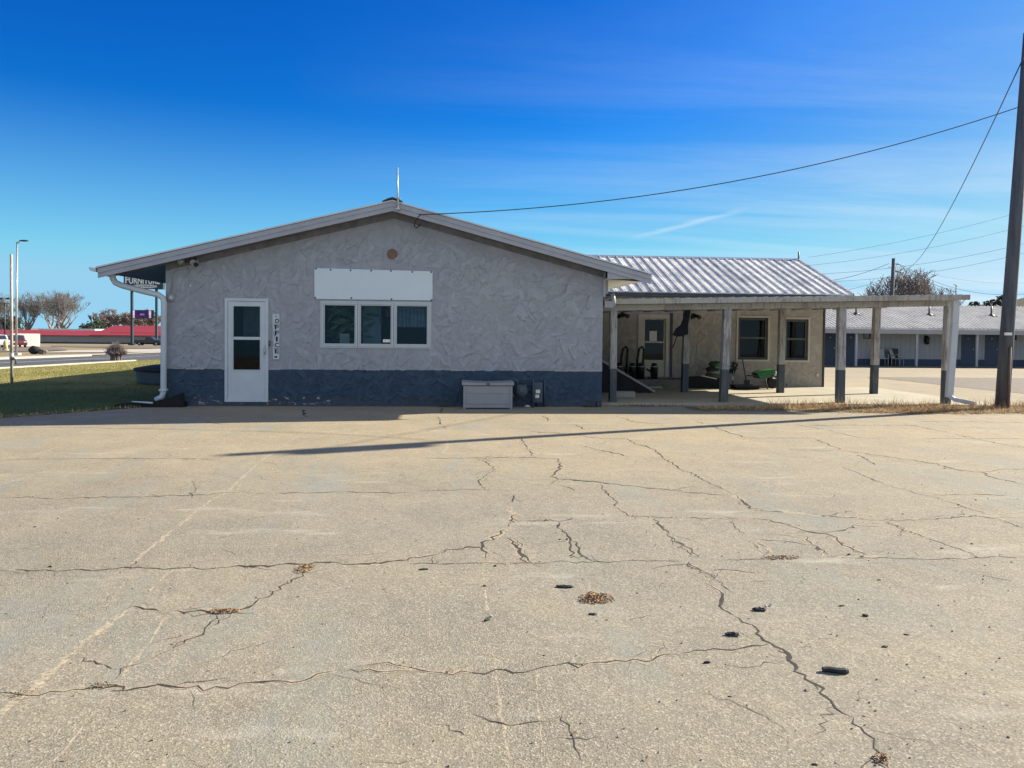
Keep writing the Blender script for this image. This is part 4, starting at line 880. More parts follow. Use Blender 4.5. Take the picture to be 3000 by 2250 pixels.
MB().box(mx0-1,mx1+1,YMe-.3,YM-.002,mb_-.4,mb_+.06).build('walkway',mat('walkway_concrete',(.10,.10,.095),.9,.2,2,.2),motel)
for a,b in doors:
    d=MB().box(a+.03,b-.03,YM+.03,YM+.08,mb_+.1,zu+.02).build('door',m_bluepaint,motel)
    c=(a+b)/2; MB().lathe((c,YM+.022,zu-.42),[(.0,-.006),(.09,.0),(.09,.007)],3,'y').build('number_plate',m_greypl,d)
    MB().lathe((b-.12,YM+.0,mb_+1.05),[(.03,0),(.035,.02),(.02,.03)],8,'y').build('handle',m_steel,d)
for a,b in wn:
    w=MB().frame(a,b,zl,zu,.04,YM-.02,YM+.06).build('window',m_dark,motel); MB().box(a+.04,b-.04,YM+.03,YM+.035,zl+.04,zu-.04).build('pane',m_carglass,w)
for (k,x) in ((7,75),(7,549),(7,1021),(6,1366)):
    if k==6: continue
    px=Wc(k,x,1000,YMe+.1).x; MB().box(px-.06,px+.06,YMe+.05,YMe+.15,mb_+.061,ezm-.121).build('post',m_fascia,motel)
pv=[(75,705),(648,718),(1135,722)]
for i,(x,y) in enumerate(pv):
    Y=44.6; p=Wc(7,x,y+20,Y); zr=ezm+(Y-YMe)*sl
    t=thing('roof_vent',('short dark vent pipe on the motel roof seen between the last two canopy posts','short dark vent pipe on the motel roof left of the last canopy post','short dark vent pipe on the motel roof between canopy end and near pole')[i],'vent pipe',(p.x,Y,zr),'vent pipes on the motel roof')
    MB().tube([(p.x,Y,zr-.05),(p.x,Y,zr+.62)],.05,8).build('pipe',m_dark,t); MB().lathe((p.x,Y,zr),[(.30,-.02),(.12,.10),(.06,.16)],12).build('flashing',m_dark,t)
p=Wc(7,2480,660,46.8); 
p=Wc(7,640,715,46.8); p=W(1988+0,611,46.8) if False else Wc(7,858,580,46.5); mt=thing('roof_mast','thin mast with a small crossbar on the motel roof','mast',(p.x,46.5,rzm-.1)); MB().tube([(p.x,46.5,rzm-.15),(p.x,46.5,Wc(7,858,520,46.5).z)],.03,6).build('tube',m_wire,mt)
MB().tube([(p.x-.18,46.5,p.z+.5),(p.x+.18,46.5,p.z+.4)],.02,5).build('crossbar',m_wire,mt)
p=Wc(7,620,945,YM); lt=thing('wall_lantern','black lantern on the pale motel wall right of the white chairs','lantern',(p.x,YM,p.z)); MB().box(p.x-.09,p.x+.09,YM-.04,YM-.002,p.z-.2,p.z+.2).build('back_plate',m_black,lt); MB().lathe((p.x,YM-.16,p.z-.32),[(.05,0),(.11,.05),(.13,.4),(.05,.5)],8).build('lamp',m_black,lt)
def chair(x,y,label,rz):
    t=thing('patio_chair',label,'chair',(0,0,0),'white patio chairs outside the motel')
    MB().box(-.26,.26,-.26,.26,.40,.44).build('seat',m_greypl,t,bevel=.01)
    MB().hexa([(-.25,.22,.44),(.25,.22,.44),(.25,.26,.44),(-.25,.26,.44)],[(-.22,.38,.98),(.22,.38,.98),(.22,.42,.98),(-.22,.42,.98)]).build('backrest',m_greypl,t,bevel=.01)
    for sx in (-.25,.25):
        for sy in (-.24,.22): MB().tube([(sx,sy,0),(sx*.95,sy,.40)],.022,6).build('leg',m_greypl,t)
        MB().tube([(sx*1.08,.26,.62),(sx*1.08,-.22,.66),(sx*1.08,-.24,.42)],.025,6).build('armrest',m_greypl,t)
    t.location=(x,y,mb_+.061); t.rotation_euler=(0,0,rz); WL[t.name]=Vector(t.location); return t
c1=chair(Wc(7,395,1100,YM-.7).x,YM-.75,'white patio chair with a tall back, right of the two outside the motel',R(35))
copy_tree(c1,(Wc(7,275,1110,YM-.7).x,YM-.75,mb_+.061),'white patio chair half hidden by a canopy post outside the motel',R(-10))
p=Wc(7,368,1080,YM-.25); o=MB().box(p.x-.2,p.x+.2,YM-.4,YM-.1,mb_+.061,mb_+1.05).build('dark_panel',m_black,bevel=.02); tag(o,'dark upright panel behind the white motel chair','panel')
# ------------------------------------------------------------------ trees
def bare_tree(name,label,loc,H,spread,seed,levels=6,trunkf=.2,r0=None,nstem=1,lean=0,m=None,group=None,kids=3,twig=.012,cat='tree',upb=.35,HW=None):
    rnd=random.Random(seed); t=thing(name,label,cat,loc,group); tk=MB(); br=MB(); loc=Vector(loc)
    r0=r0 or H*.022
    def grow(p,d,L,r,lv,mb):
        if lv==0 or r<.002: return
        n=3; pts=[p]; rad=[r]; q=p.copy(); dd=d.copy()
        for i in range(n):
            dd=(dd+Vector((rnd.uniform(-1,1),rnd.uniform(-1,1),rnd.uniform(-.6,1)))*.16).normalized(); q=q+dd*(L/n); pts.append(q.copy()); rad.append(max(twig,r*(1-.4*(i+1)/n)))
        mb.tube(pts,rad,7 if lv>=levels else (5 if lv>2 else 3),cap=lv>=levels)
        k=kids if lv>1 else 0
        for j in range(k):
            f=rnd.uniform(.45,1.0) if j else 1.0; idx=min(n,max(1,int(round(f*n)))); a=pts[idx]
            sd=Vector((rnd.uniform(-1,1)*spread,rnd.uniform(-1,1)*spread,rnd.uniform(-.25,1)*.8)); nd=(dd*.75+sd*.85+Vector((0,0,upb))).normalized()
            grow(a,nd,L*rnd.uniform(.62,.82),rad[idx]*rnd.uniform(.55,.75),lv-1,br)
    for s in range(nstem):
        a=rnd.uniform(0,6.28); o=Vector((math.cos(a),math.sin(a),0))*(.25*r0*6 if nstem>1 else 0)
        d=Vector((math.cos(a)*.35*(nstem>1)+lean,math.sin(a)*.3*(nstem>1),1)).normalized()
        grow(loc+o,d,H*trunkf*(1.25 if nstem>1 else 1),r0,levels,tk)
    zm=max(p[2] for p in br.v)-loc.z; xm=np.percentile([abs(p[0]-loc.x) for p in br.v],97); sz=H/zm; sx_=(HW or H*.4)/xm
    for b_ in (tk,br): b_.v=[(loc.x+(p[0]-loc.x)*sx_,loc.y+(p[1]-loc.y)*sx_,loc.z+(p[2]-loc.z)*sz) for p in b_.v]
    m=m or m_bark; tk.build('trunk',m,t); br.build('crown',m,t); return t
def place(px,Y): p=W(px,700,Y); return (p.x,Y,zt(Y))
BT=[(10,270,16.5,'bare tree at the left edge behind the twin lamp post',1.0),(55,262,16.3,'bare tree behind the tall street lamp',.95),(110,275,17.6,'largest bare tree, in the middle of the far row behind the red roof',1.05),(150,268,16.8,'bare tree at the right end of the far row with a drooping side',1.0)]
for i,(px,Y,H,lab,sp) in enumerate(BT):
    bare_tree('bare_tree',lab,place(px,Y),H,sp*1.15,21+i,7,.19,.40,nstem=3,twig=.02,HW=6.2,upb=.6,group='bare trees behind the red roofed shed')
for i,(px,Y,H) in enumerate(((222,330,11),(243,335,13),(262,330,12),(285,340,12),(312,335,13),(338,330,11))):
    bare_tree('bare_tree','low brown bare tree behind the red roof, %s of six from the left'%(('first','second','third','fourth','fifth','last')[i]),place(px,Y),H,1.2,60+i,6,.18,.25,nstem=3,twig=.07,m=m_barkr,group='low bare trees beyond the red roof')
bare_tree('bare_tree','round reddish bare tree rising behind the motel row beside the distant pole',place(1958,82),10.4,1.25,5,7,.17,.28,nstem=4,twig=.016,HW=5.0,m=m_barkr,kids=3)
def evergreen(name,label,loc,w,h,seed,n=900):
    rnd=random.Random(seed); t=thing(name,label,'tree',loc); loc=Vector(loc)
    MB().tube([loc,loc+Vector((0,0,h*.6))],[w*.06,w*.03],7).build('trunk',m_bark,t); f=MB()
    cl=[(Vector((rnd.gauss(0,.3)*w,rnd.gauss(0,.3)*w,h*rnd.uniform(.3,.85))),rnd.uniform(.16,.3)*w) for _ in range(12)]
    for k in range(n):
        c,r=rnd.choice(cl); d=Vector((rnd.gauss(0,1),rnd.gauss(0,1),rnd.gauss(0,1))).normalized(); p=loc+c+d*r*rnd.uniform(.5,1.05)
        a=Vector((rnd.gauss(0,1),rnd.gauss(0,1),rnd.gauss(0,1))).normalized()*w*.06; b=a.orthogonal().normalized()*w*.04; f.face([p-a,p+b,p+a,p-b])
    f.build('crown',m_ever,t)
evergreen('evergreen_tree','rounded dark evergreen behind the motel roof left of the near pole',place(2138,150),8.5,11.9,1,2600)
evergreen('evergreen_tree','small dark evergreen at the left of the rounded evergreen behind the motel',place(2082,160),5,9.6,2,1000)
evergreen('evergreen_tree','low dark evergreen close to the left side of the near pole, behind the motel',place(2166,155),6,10.2,3,1000)
evergreen('evergreen_tree','dark spreading evergreen behind the red roof right of the bare tree row',place(196,300),9,6.6,4,700)
evergreen('evergreen_tree','dark evergreen low behind the red roof at the far left',place(14,300),9,8.5,5,900)
hill=MB(); nx,ny=30,10
hx=W(2230,700,420).x
def hz(x,y): return zt(y)-.2+34*math.exp(-((x-hx-60)/75)**2)*math.exp(-((y-470)/60)**2)+mnoise.noise((x*.02,y*.02,1))*1.2
for i in range(nx):
    for j in range(ny):
        q=[(hx-160+12*a,380+18*b) for a,b in ((i,j),(i+1,j),(i+1,j+1),(i,j+1))]
        hill.face([(x,y,hz(x,y) if 0<j<ny-1 or True else 0) for x,y in q],True)
struct('hill',hill,grassmat('hill_grass',(.20,.17,.11),(.24,.2,.13),(.14,.13,.08)))
# ------------------------------------------------------------------ far side of the road
def box_px(k,x0,x1,y0,y1,Y,D,mb=None,zb=None):
    a=Wc(k,x0,y1,Y); b=Wc(k,x1,y0,Y); mb=mb or MB(); mb.box(a.x,b.x,Y,Y+D,a.z if zb is None else zb,b.z); return mb
YRD=226; zb=zt(YRD)
shed=thing('red_roofed_shed','very long grey shed with a red metal roof across the road','building',(W(150,740,YRD).x,YRD,zb))
xa=W(-120,740,YRD).x; xb=W(520,740,YRD).x; xm=Wc(1,735,880,YRD).x; xm2=Wc(1,812,880,YRD).x
ze=Wc(1,330,914,YRD).z; zr=Wc(1,300,876,YRD+6).z; ze2=Wc(1,1100,920,YRD).z; zr2=Wc(1,1100,841,YRD+9).z
MB().box(xa,xb,YRD,YRD+14,zb,ze).build('wall',m_shedwall,shed)
r_=MB(); r_.hexa([(xa,YRD-.6,ze-.1),(xm2,YRD-.6,ze-.25),(xm2,YRD+6,ze-.1),(xa,YRD+6,ze-.1)],[(xa,YRD-.6,ze),(xm2,YRD-.6,ze-.12),(xm2,YRD+6,zr),(xa,YRD+6,zr)]); r_.build('roof',m_redroof,shed)
r2=MB(); r2.hexa([(xm,YRD-.8,ze2-.15),(xb,YRD-.8,ze2-.15),(xb,YRD+10,ze2-.1),(xm,YRD+10,ze2-.1)],[(xm,YRD-.8,ze2),(xb,YRD-.8,ze2),(xb,YRD+9,zr2),(xm2,YRD+9,zr2)]); r2.build('roof',m_redroof,shed)
y_=YRD-1.0; r3=MB(); zq=Wc(1,1100,886,YRD).z; r3.box(xm2+3,xb,YRD-1.05,YRD-.85,zq-.5,zq-.4); r3.build('ridge_flashing',mat('dark_red_trim',(.25,.03,.04),.6,.1,2,0),shed)
MB().box(xa,xb,YRD-.3,YRD-.02,zb,zb+.35).build('base_course',m_roomdk,shed)
fb=thing('flat_roofed_building','low white building peeking above the red roof behind it','building',(Wc(1,600,870,255).x,255,zt(255)))
a=Wc(1,330,880,255); b=Wc(1,760,868,255); MB().box(a.x,b.x,255,262,zt(255),b.z-.6).build('wall',m_shedwall,fb); MB().box(a.x-.5,b.x+.5,254.5,262.5,b.z-.6,b.z).build('roof',m_white,fb)
# white trailer
YT=135; zb=zt(YT); pa,pb=Wc('z',268,1000,YT),Wc('z',722,1000,YT); z0=Wc('z',500,1125,YT).z-zb; z1=Wc('z',500,880,YT).z-zb; LT=(pb-pa).length*.5
tr=thing('box_trailer','large plain white box trailer parked across the road','trailer',(0,0,0))
MB().box(-LT,LT,0,2.4,z0,z1).build('box',mat('trailer_white',(.74,.73,.68),.5,.04,2,0),tr,bevel=.05); MB().box(-LT+.1,LT-.1,.2,2.2,z0-.2,z0-.002).build('frame',m_dark,tr)
MB().box(LT+.001,LT+.06,.1,2.3,z0+.1,z1-.1).build('rear_door',m_greypl,tr)
for x in (.0,.95): MB().lathe((x,.02,.42),[(.25,0),(.42,.03),(.42,.22),(.25,.25)],16,'y').build('wheel',m_tyre,tr)
tr.location=((pa.x+pb.x)/2,YT,zb); tr.rotation_euler=(0,0,R(36))
# cars
def car(name,label,cat,x,Y,L,Wd,prof,gl,col,rz,wheels,hl=True):
    """profile (u,z) along the length u in -L/2..L/2, front at +u; built facing +X then turned"""
    t=thing(name,label,cat,(0,0,0)); m=mat(name+'_paint',col,.25,.05,2,0,coat=.6)
    n=len(prof); b=MB()
    b.prism([(u,-Wd/2,z) for u,z in prof],(0,Wd,0)); b.build('body',m,t,bevel=.09)
    for s in (-1,1):
        for g in gl:
            y=s*(Wd/2+.004); q=[(u,y,z) for u,z in g]; MB().prism(q if s<0 else q[::-1],(0,s*.01,0)).build('side_window',m_carglass,t)
        for wx in wheels:
            w=MB().lathe((wx,s*(Wd/2-.11)-.1,.36),[(.24,0),(.36,.02),(.36,.2),(.24,.22)],18,'y').build('wheel',m_tyre,t); MB().lathe((wx,s*(Wd/2-.11)-.12 if s<0 else s*(Wd/2-.11)+.1,.36),[(.03,0),(.21,.01),(.21,.03)],12,'y').build('rim',m_steel,w)
        u1=max(u for u,z in prof); u0=min(u for u,z in prof)
        MB().box(u1-.06,u1+.012,s*Wd*.36-.2,s*Wd*.36+.2,.72,.88).build('headlight',m_white,t)
        MB().box(u0-.012,u0+.05,s*Wd*.42-.08,s*Wd*.42+.08,.8,1.05).build('tail_light',m_redroof,t)
    t.location=(x,Y,zt(Y)); t.rotation_euler=(0,0,rz); return t
suv=[(-2.35,.35),(2.35,.35),(2.4,.75),(2.25,.98),(1.25,1.08),(.55,1.68),(-1.9,1.74),(-2.3,1.1)]
sg=[[(1.0,1.1),(.48,1.6),(-.25,1.63),(-.25,1.1)],[(-.35,1.1),(-.35,1.63),(-1.75,1.66),(-2.05,1.12)]]
def wshield(t,a,b,Wd):
    q=[(a[0],-Wd*.42,a[1]),(a[0],Wd*.42,a[1]),(b[0],Wd*.38,b[1]),(b[0],-Wd*.38,b[1])]; nrm=(Vector(q[1])-Vector(q[0])).cross(Vector(q[3])-Vector(q[0])).normalized()*.012
    MB().prism([Vector(p)+nrm*.3 for p in q],nrm).build('windscreen',m_carglass,t)
x=Wc('z',290,1100,112).x
c=car('parked_suv','dark red sports utility car parked beside the white trailer','car',x,112,4.7,1.85,suv,sg,(.13,.03,.035),R(-50),(-1.4,1.45)); wshield(c,(1.22,1.12),(.6,1.64),1.85)
x=Wc('z',-40,1100,108).x
c=car('parked_suv','white sports utility car parked at the left edge beside the dark red one','car',x,108,4.7,1.85,suv,sg,(.62,.63,.63),R(-48),(-1.4,1.45)); wshield(c,(1.22,1.12),(.6,1.64),1.85)
YK=172; x=Wc('p',1010,500,YK).x
pk=[(-2.8,.5),(2.75,.5),(2.8,1.05),(2.6,1.2),(1.35,1.25),(.75,1.88),(-.45,1.9),(-.6,1.25),(-2.8,1.22)]
c=car('pickup_truck','dark blue pickup truck parked between the legs of the tall sign','pickup truck',x,YK,5.6,1.95,pk,[[(1.05,1.27),(.7,1.8),(.2,1.82),(.2,1.27)],[(.1,1.27),(.1,1.82),(-.38,1.83),(-.48,1.27)]],(.02,.03,.05),0,(-1.75,1.75)); wshield(c,(1.33,1.28),(.8,1.83),1.95)
# tall furniture sign
YS_=180; zb=zt(YS_)
sg_=thing('furniture_sign','tall dark green FURNITURE sign on two posts with a small screen below','sign',(W(310,748,YS_).x,YS_,zb))
for (x0,x1) in ((435,497),(1185,1243)):
    a=Wc('s',x0,700,YS_).x; b=Wc('s',x1,700,YS_).x; MB().box(a,b,YS_,YS_+.6,zb,Wc('s',400,640,YS_).z).build('post',m_signgreen,sg_)
    MB().box(a-.4,b+.4,YS_-.3,YS_+.9,zb-.1,zb+.35).build('footing',m_dark,sg_)
a=Wc('s',228,690,YS_-.4); b=Wc('s',1432,690,YS_-.4); ztp=Wc('s',400,-150,YS_-.4).z; zbt=Wc('s',800,690,YS_-.4).z
pn=MB().box(a.x,b.x,YS_-.4,YS_+.9,zbt,ztp).build('panel',m_signgreen,sg_,bevel=.05)
m_lett=mat('sign_letter',(.62,.66,.68),.5,.05,2,0)
f0=Wc('s',265,535,YS_-.42); f1=Wc('s',1330,300,YS_-.42); fz0=Wc('s',800,538,YS_-.42).z; fz1=Wc('s',800,345,YS_-.42).z
text_build('URNITURE',fz1-fz0,((Wc('s',415,500,YS_).x+f1.x)/2,YS_-.43,(fz0+fz1)/2),m_lett,'lettering',sg_,width=f1.x-Wc('s',418,500,YS_).x,depth=.06,bold=.03)
hF=Wc('s',340,315,YS_-.42).z-Wc('s',340,525,YS_-.42).z
text_build('F',hF,(Wc('s',335,420,YS_-.42).x,YS_-.43,(fz0+.12+hF/2)),m_lett,'lettering',sg_,width=Wc('s',405,500,YS_).x-f0.x,depth=.06,bold=.03)
e0=Wc('s',495,615,YS_-.42); e1=Wc('s',1245,615,YS_-.42); ezc=(Wc('s',900,612,YS_-.42)).z; hh=.40
ov=MB(); cxm=(e0.x+e1.x)/2; rx=(e1.x-e0.x)/2
ov.prism([(cxm+rx*math.copysign(abs(math.cos(k*math.pi/16))**.5,math.cos(k*math.pi/16)),YS_-.41,ezc+hh*math.sin(k*math.pi/16)) for k in range(32)],(0,-.03,0)); ov.build('oval_plate',m_lett,sg_)
text_build('FLOORING',.46,(cxm,YS_-.46,ezc),m_ink,'lettering',sg_,width=rx*1.75,depth=.04)
MB().box(Wc('s',515,1330,YS_).x,Wc('s',1140,1580,YS_).x,YS_-.3,YS_+.3,Wc('s',800,1580,YS_).z,Wc('s',800,1330,YS_).z).build('screen_case',m_signgreen,sg_)
def em(name,col,s):
    t=NT(name); e=t.n('ShaderNodeEmission'); n_=t.noise(1.4,3); t.l(t.mix(t.ramp(n_,.4,.65),tuple(c*.5 for c in col),col),e.inputs[0]); e.inputs[1].default_value=s; t.l(e.outputs[0],t.out.inputs[0]); return t.m
MB().box(Wc('s',585,1330,YS_).x,Wc('s',1015,1580,YS_).x,YS_-.33,YS_-.301,Wc('s',800,1560,YS_).z,Wc('s',800,1345,YS_).z).build('screen',em('screen_glow',(.05,.03,.13),.5),sg_)
for (a,b) in ((525,582),(1015,1080)): MB().box(Wc('s',a,1330,YS_).x,Wc('s',b,1580,YS_).x,YS_-.34,YS_-.301,Wc('s',800,1570,YS_).z,Wc('s',800,1345,YS_).z).build('light_bar',em('pink_bar',(.55,.38,.50),.7),sg_)
MB().box(Wc('s',750,1440,YS_).x,Wc('s',880,1490,YS_).x,YS_-.345,YS_-.331,Wc('s',800,1490,YS_).z,Wc('s',800,1440,YS_).z).build('screen_text',em('text_glow',(.35,.2,.4),.5),sg_)
# street lamp, twin lamp, pipe post
b=G(35,766); Yl=b.y; t0=W(37,523,Yl); sl_=thing('street_lamp','tall grey street lamp with a short arm beside the road','street lamp',(b.x,Yl,b.z))
MB().tube([b,Vector((t0.x,Yl,t0.z))],[.085,.055],10).build('pole',m_steel,sl_); e=W(52,520,Yl)
MB().tube([Vector((t0.x,Yl,t0.z-.1)),Vector((t0.x+.25,Yl,t0.z+.12)),Vector((e.x-.2,Yl,e.z))],.045,6).build('arm',m_steel,sl_); MB().blob((e.x,Yl,e.z),(.36,.16,.07),1,.05).build('lamp_head',m_dark,sl_)
MB().box(b.x-.25,b.x+.25,Yl-.25,Yl+.25,b.z-.05,b.z+.12).build('footing',m_kerb,sl_)
b=W(11,757,150); b.z=zt(150); t0=W(10,655,150); tl=thing('twin_lamp_post','slim dark twin headed lamp post at the far left','lamp post',(b.x,150,b.z))
MB().tube([b,Vector((t0.x,150,t0.z))],[.16,.1],8).build('pole',m_dark,tl); MB().box(t0.x-.9,t0.x+.9,149.95,150.05,t0.z-.05,t0.z+.05).build('crossbar',m_dark,tl)
for u in (3,18): p=W(u,645,150); MB().box(p.x-.36,p.x+.36,149.7,150.3,p.z-.16,p.z+.16).build('lamp_head',m_dark,tl)
b=Gc(1,95,1318); Yp=b.y; t0=Wc(1,92,262,Yp); pp=thing('pipe_post','slim flaking white pipe post standing on the lawn at the left','post',(b.x,Yp,b.z))
m_flake=bark('flaking_paint',(.62,.58,.52),(.16,.11,.09))
MB().tube([b,Vector((t0.x,Yp,t0.z))],.036,10).build('pipe',m_flake,pp)
j=Wc(1,95,1090,Yp); MB().tube([j-Vector((0,0,.09)),j+Vector((0,0,.09))],.055,10).build('coupling',m_steel,pp); MB().tube([j,j+Vector((.12,-.03,-.1)),j+Vector((.12,-.03,-.2))],.018,6).build('hook',m_dark,pp)
# stump, shrub, tub
b=Gc('z',640,1255); o=thing('stump','dark cut stump with a pale face on the gravel across the road','stump',b); MB().blob((b.x,b.y,b.z+.3),(.42,.3,.34),3,.2,1.5,14,9).build('block',m_roomdk,o); MB().blob((b.x+.62,b.y+.1,b.z+.14),(.36,.3,.24),8,.3,1.5,12,8).build('rubble',m_gravel,o)
b=Gc('z',105,1195); o=thing('bollard','stubby yellowish bollard at the left edge by the white car','bollard',b); MB().lathe(b,[(.22,0),(.2,.85),(.12,1.0),(.0,1.03)],12).build('post',mat('yellow_paint',(.5,.42,.2),.6,.1,4,.1),o); MB().lathe(b,[(.3,0),(.28,.12)],12).build('footing',m_kerb,o)
b=Gc(1,940,1122); Hs=1.45; rnd=random.Random(9); sh=thing('bare_shrub','bushy reddish bare shrub at the far edge of the lawn','shrub',b); sb=MB(); hgt=Wc(1,940,998,b.y).z-b.z; wdt=(Wc(1,1030,1100,b.y).x-Wc(1,850,1100,b.y).x)/2
for k in range(170):
    a=rnd.uniform(0,6.28); s=rnd.random()**.6; d=Vector((math.cos(a)*s*wdt,math.sin(a)*s*wdt*.8,hgt*(1.05-.6*s*s)*rnd.uniform(.75,1.05))); m1=d*.5+Vector((0,0,hgt*.12)); p0=b+Vector((math.cos(a)*.5*s*wdt,math.sin(a)*.5*s*wdt,0))
    sb.tube([p0,b+m1,b+d],[.022,.016,.008],4,cap=False)
    for q in range(4):
        f=rnd.uniform(.4,.95); s0=b+m1.lerp(d,f); e=Vector((rnd.gauss(0,.12),rnd.gauss(0,.12),rnd.uniform(.05,.3))); sb.tube([s0,s0+e],[.011,.006],3,cap=False)
sb.build('stems',m_barkr,sh)
# low tub beside the office
Yt=22.5; ba=Wc('d',130,900,Yt); xa=Wc('d',150,600,Yt).x; xb=xl-.15+.5; zt0=Wc('d',500,345,Yt).z
tub=thing('garden_tub','low dark blue-grey round tub with a black lid in the shade beside the office','tub',((xa+xb)/2,Yt,0)); rad=(xb-xa)/2
rad=max(rad,.7); cxt=xa+rad
MB().lathe((cxt,Yt+rad*.2,0),[(rad*.96,0),(rad*.98,.1),(rad,zt0-.12),(rad*1.01,zt0-.08)],28).build('side',mat('tub_grey_blue',(.06,.085,.105),.6,.2,3,.2),tub); MB().lathe((cxt,Yt+rad*.2,zt0-.079),[(rad*1.03,0),(rad*1.03,.06),(rad*.8,.13),(.0,.15)],28).build('lid',m_blackm,tub)
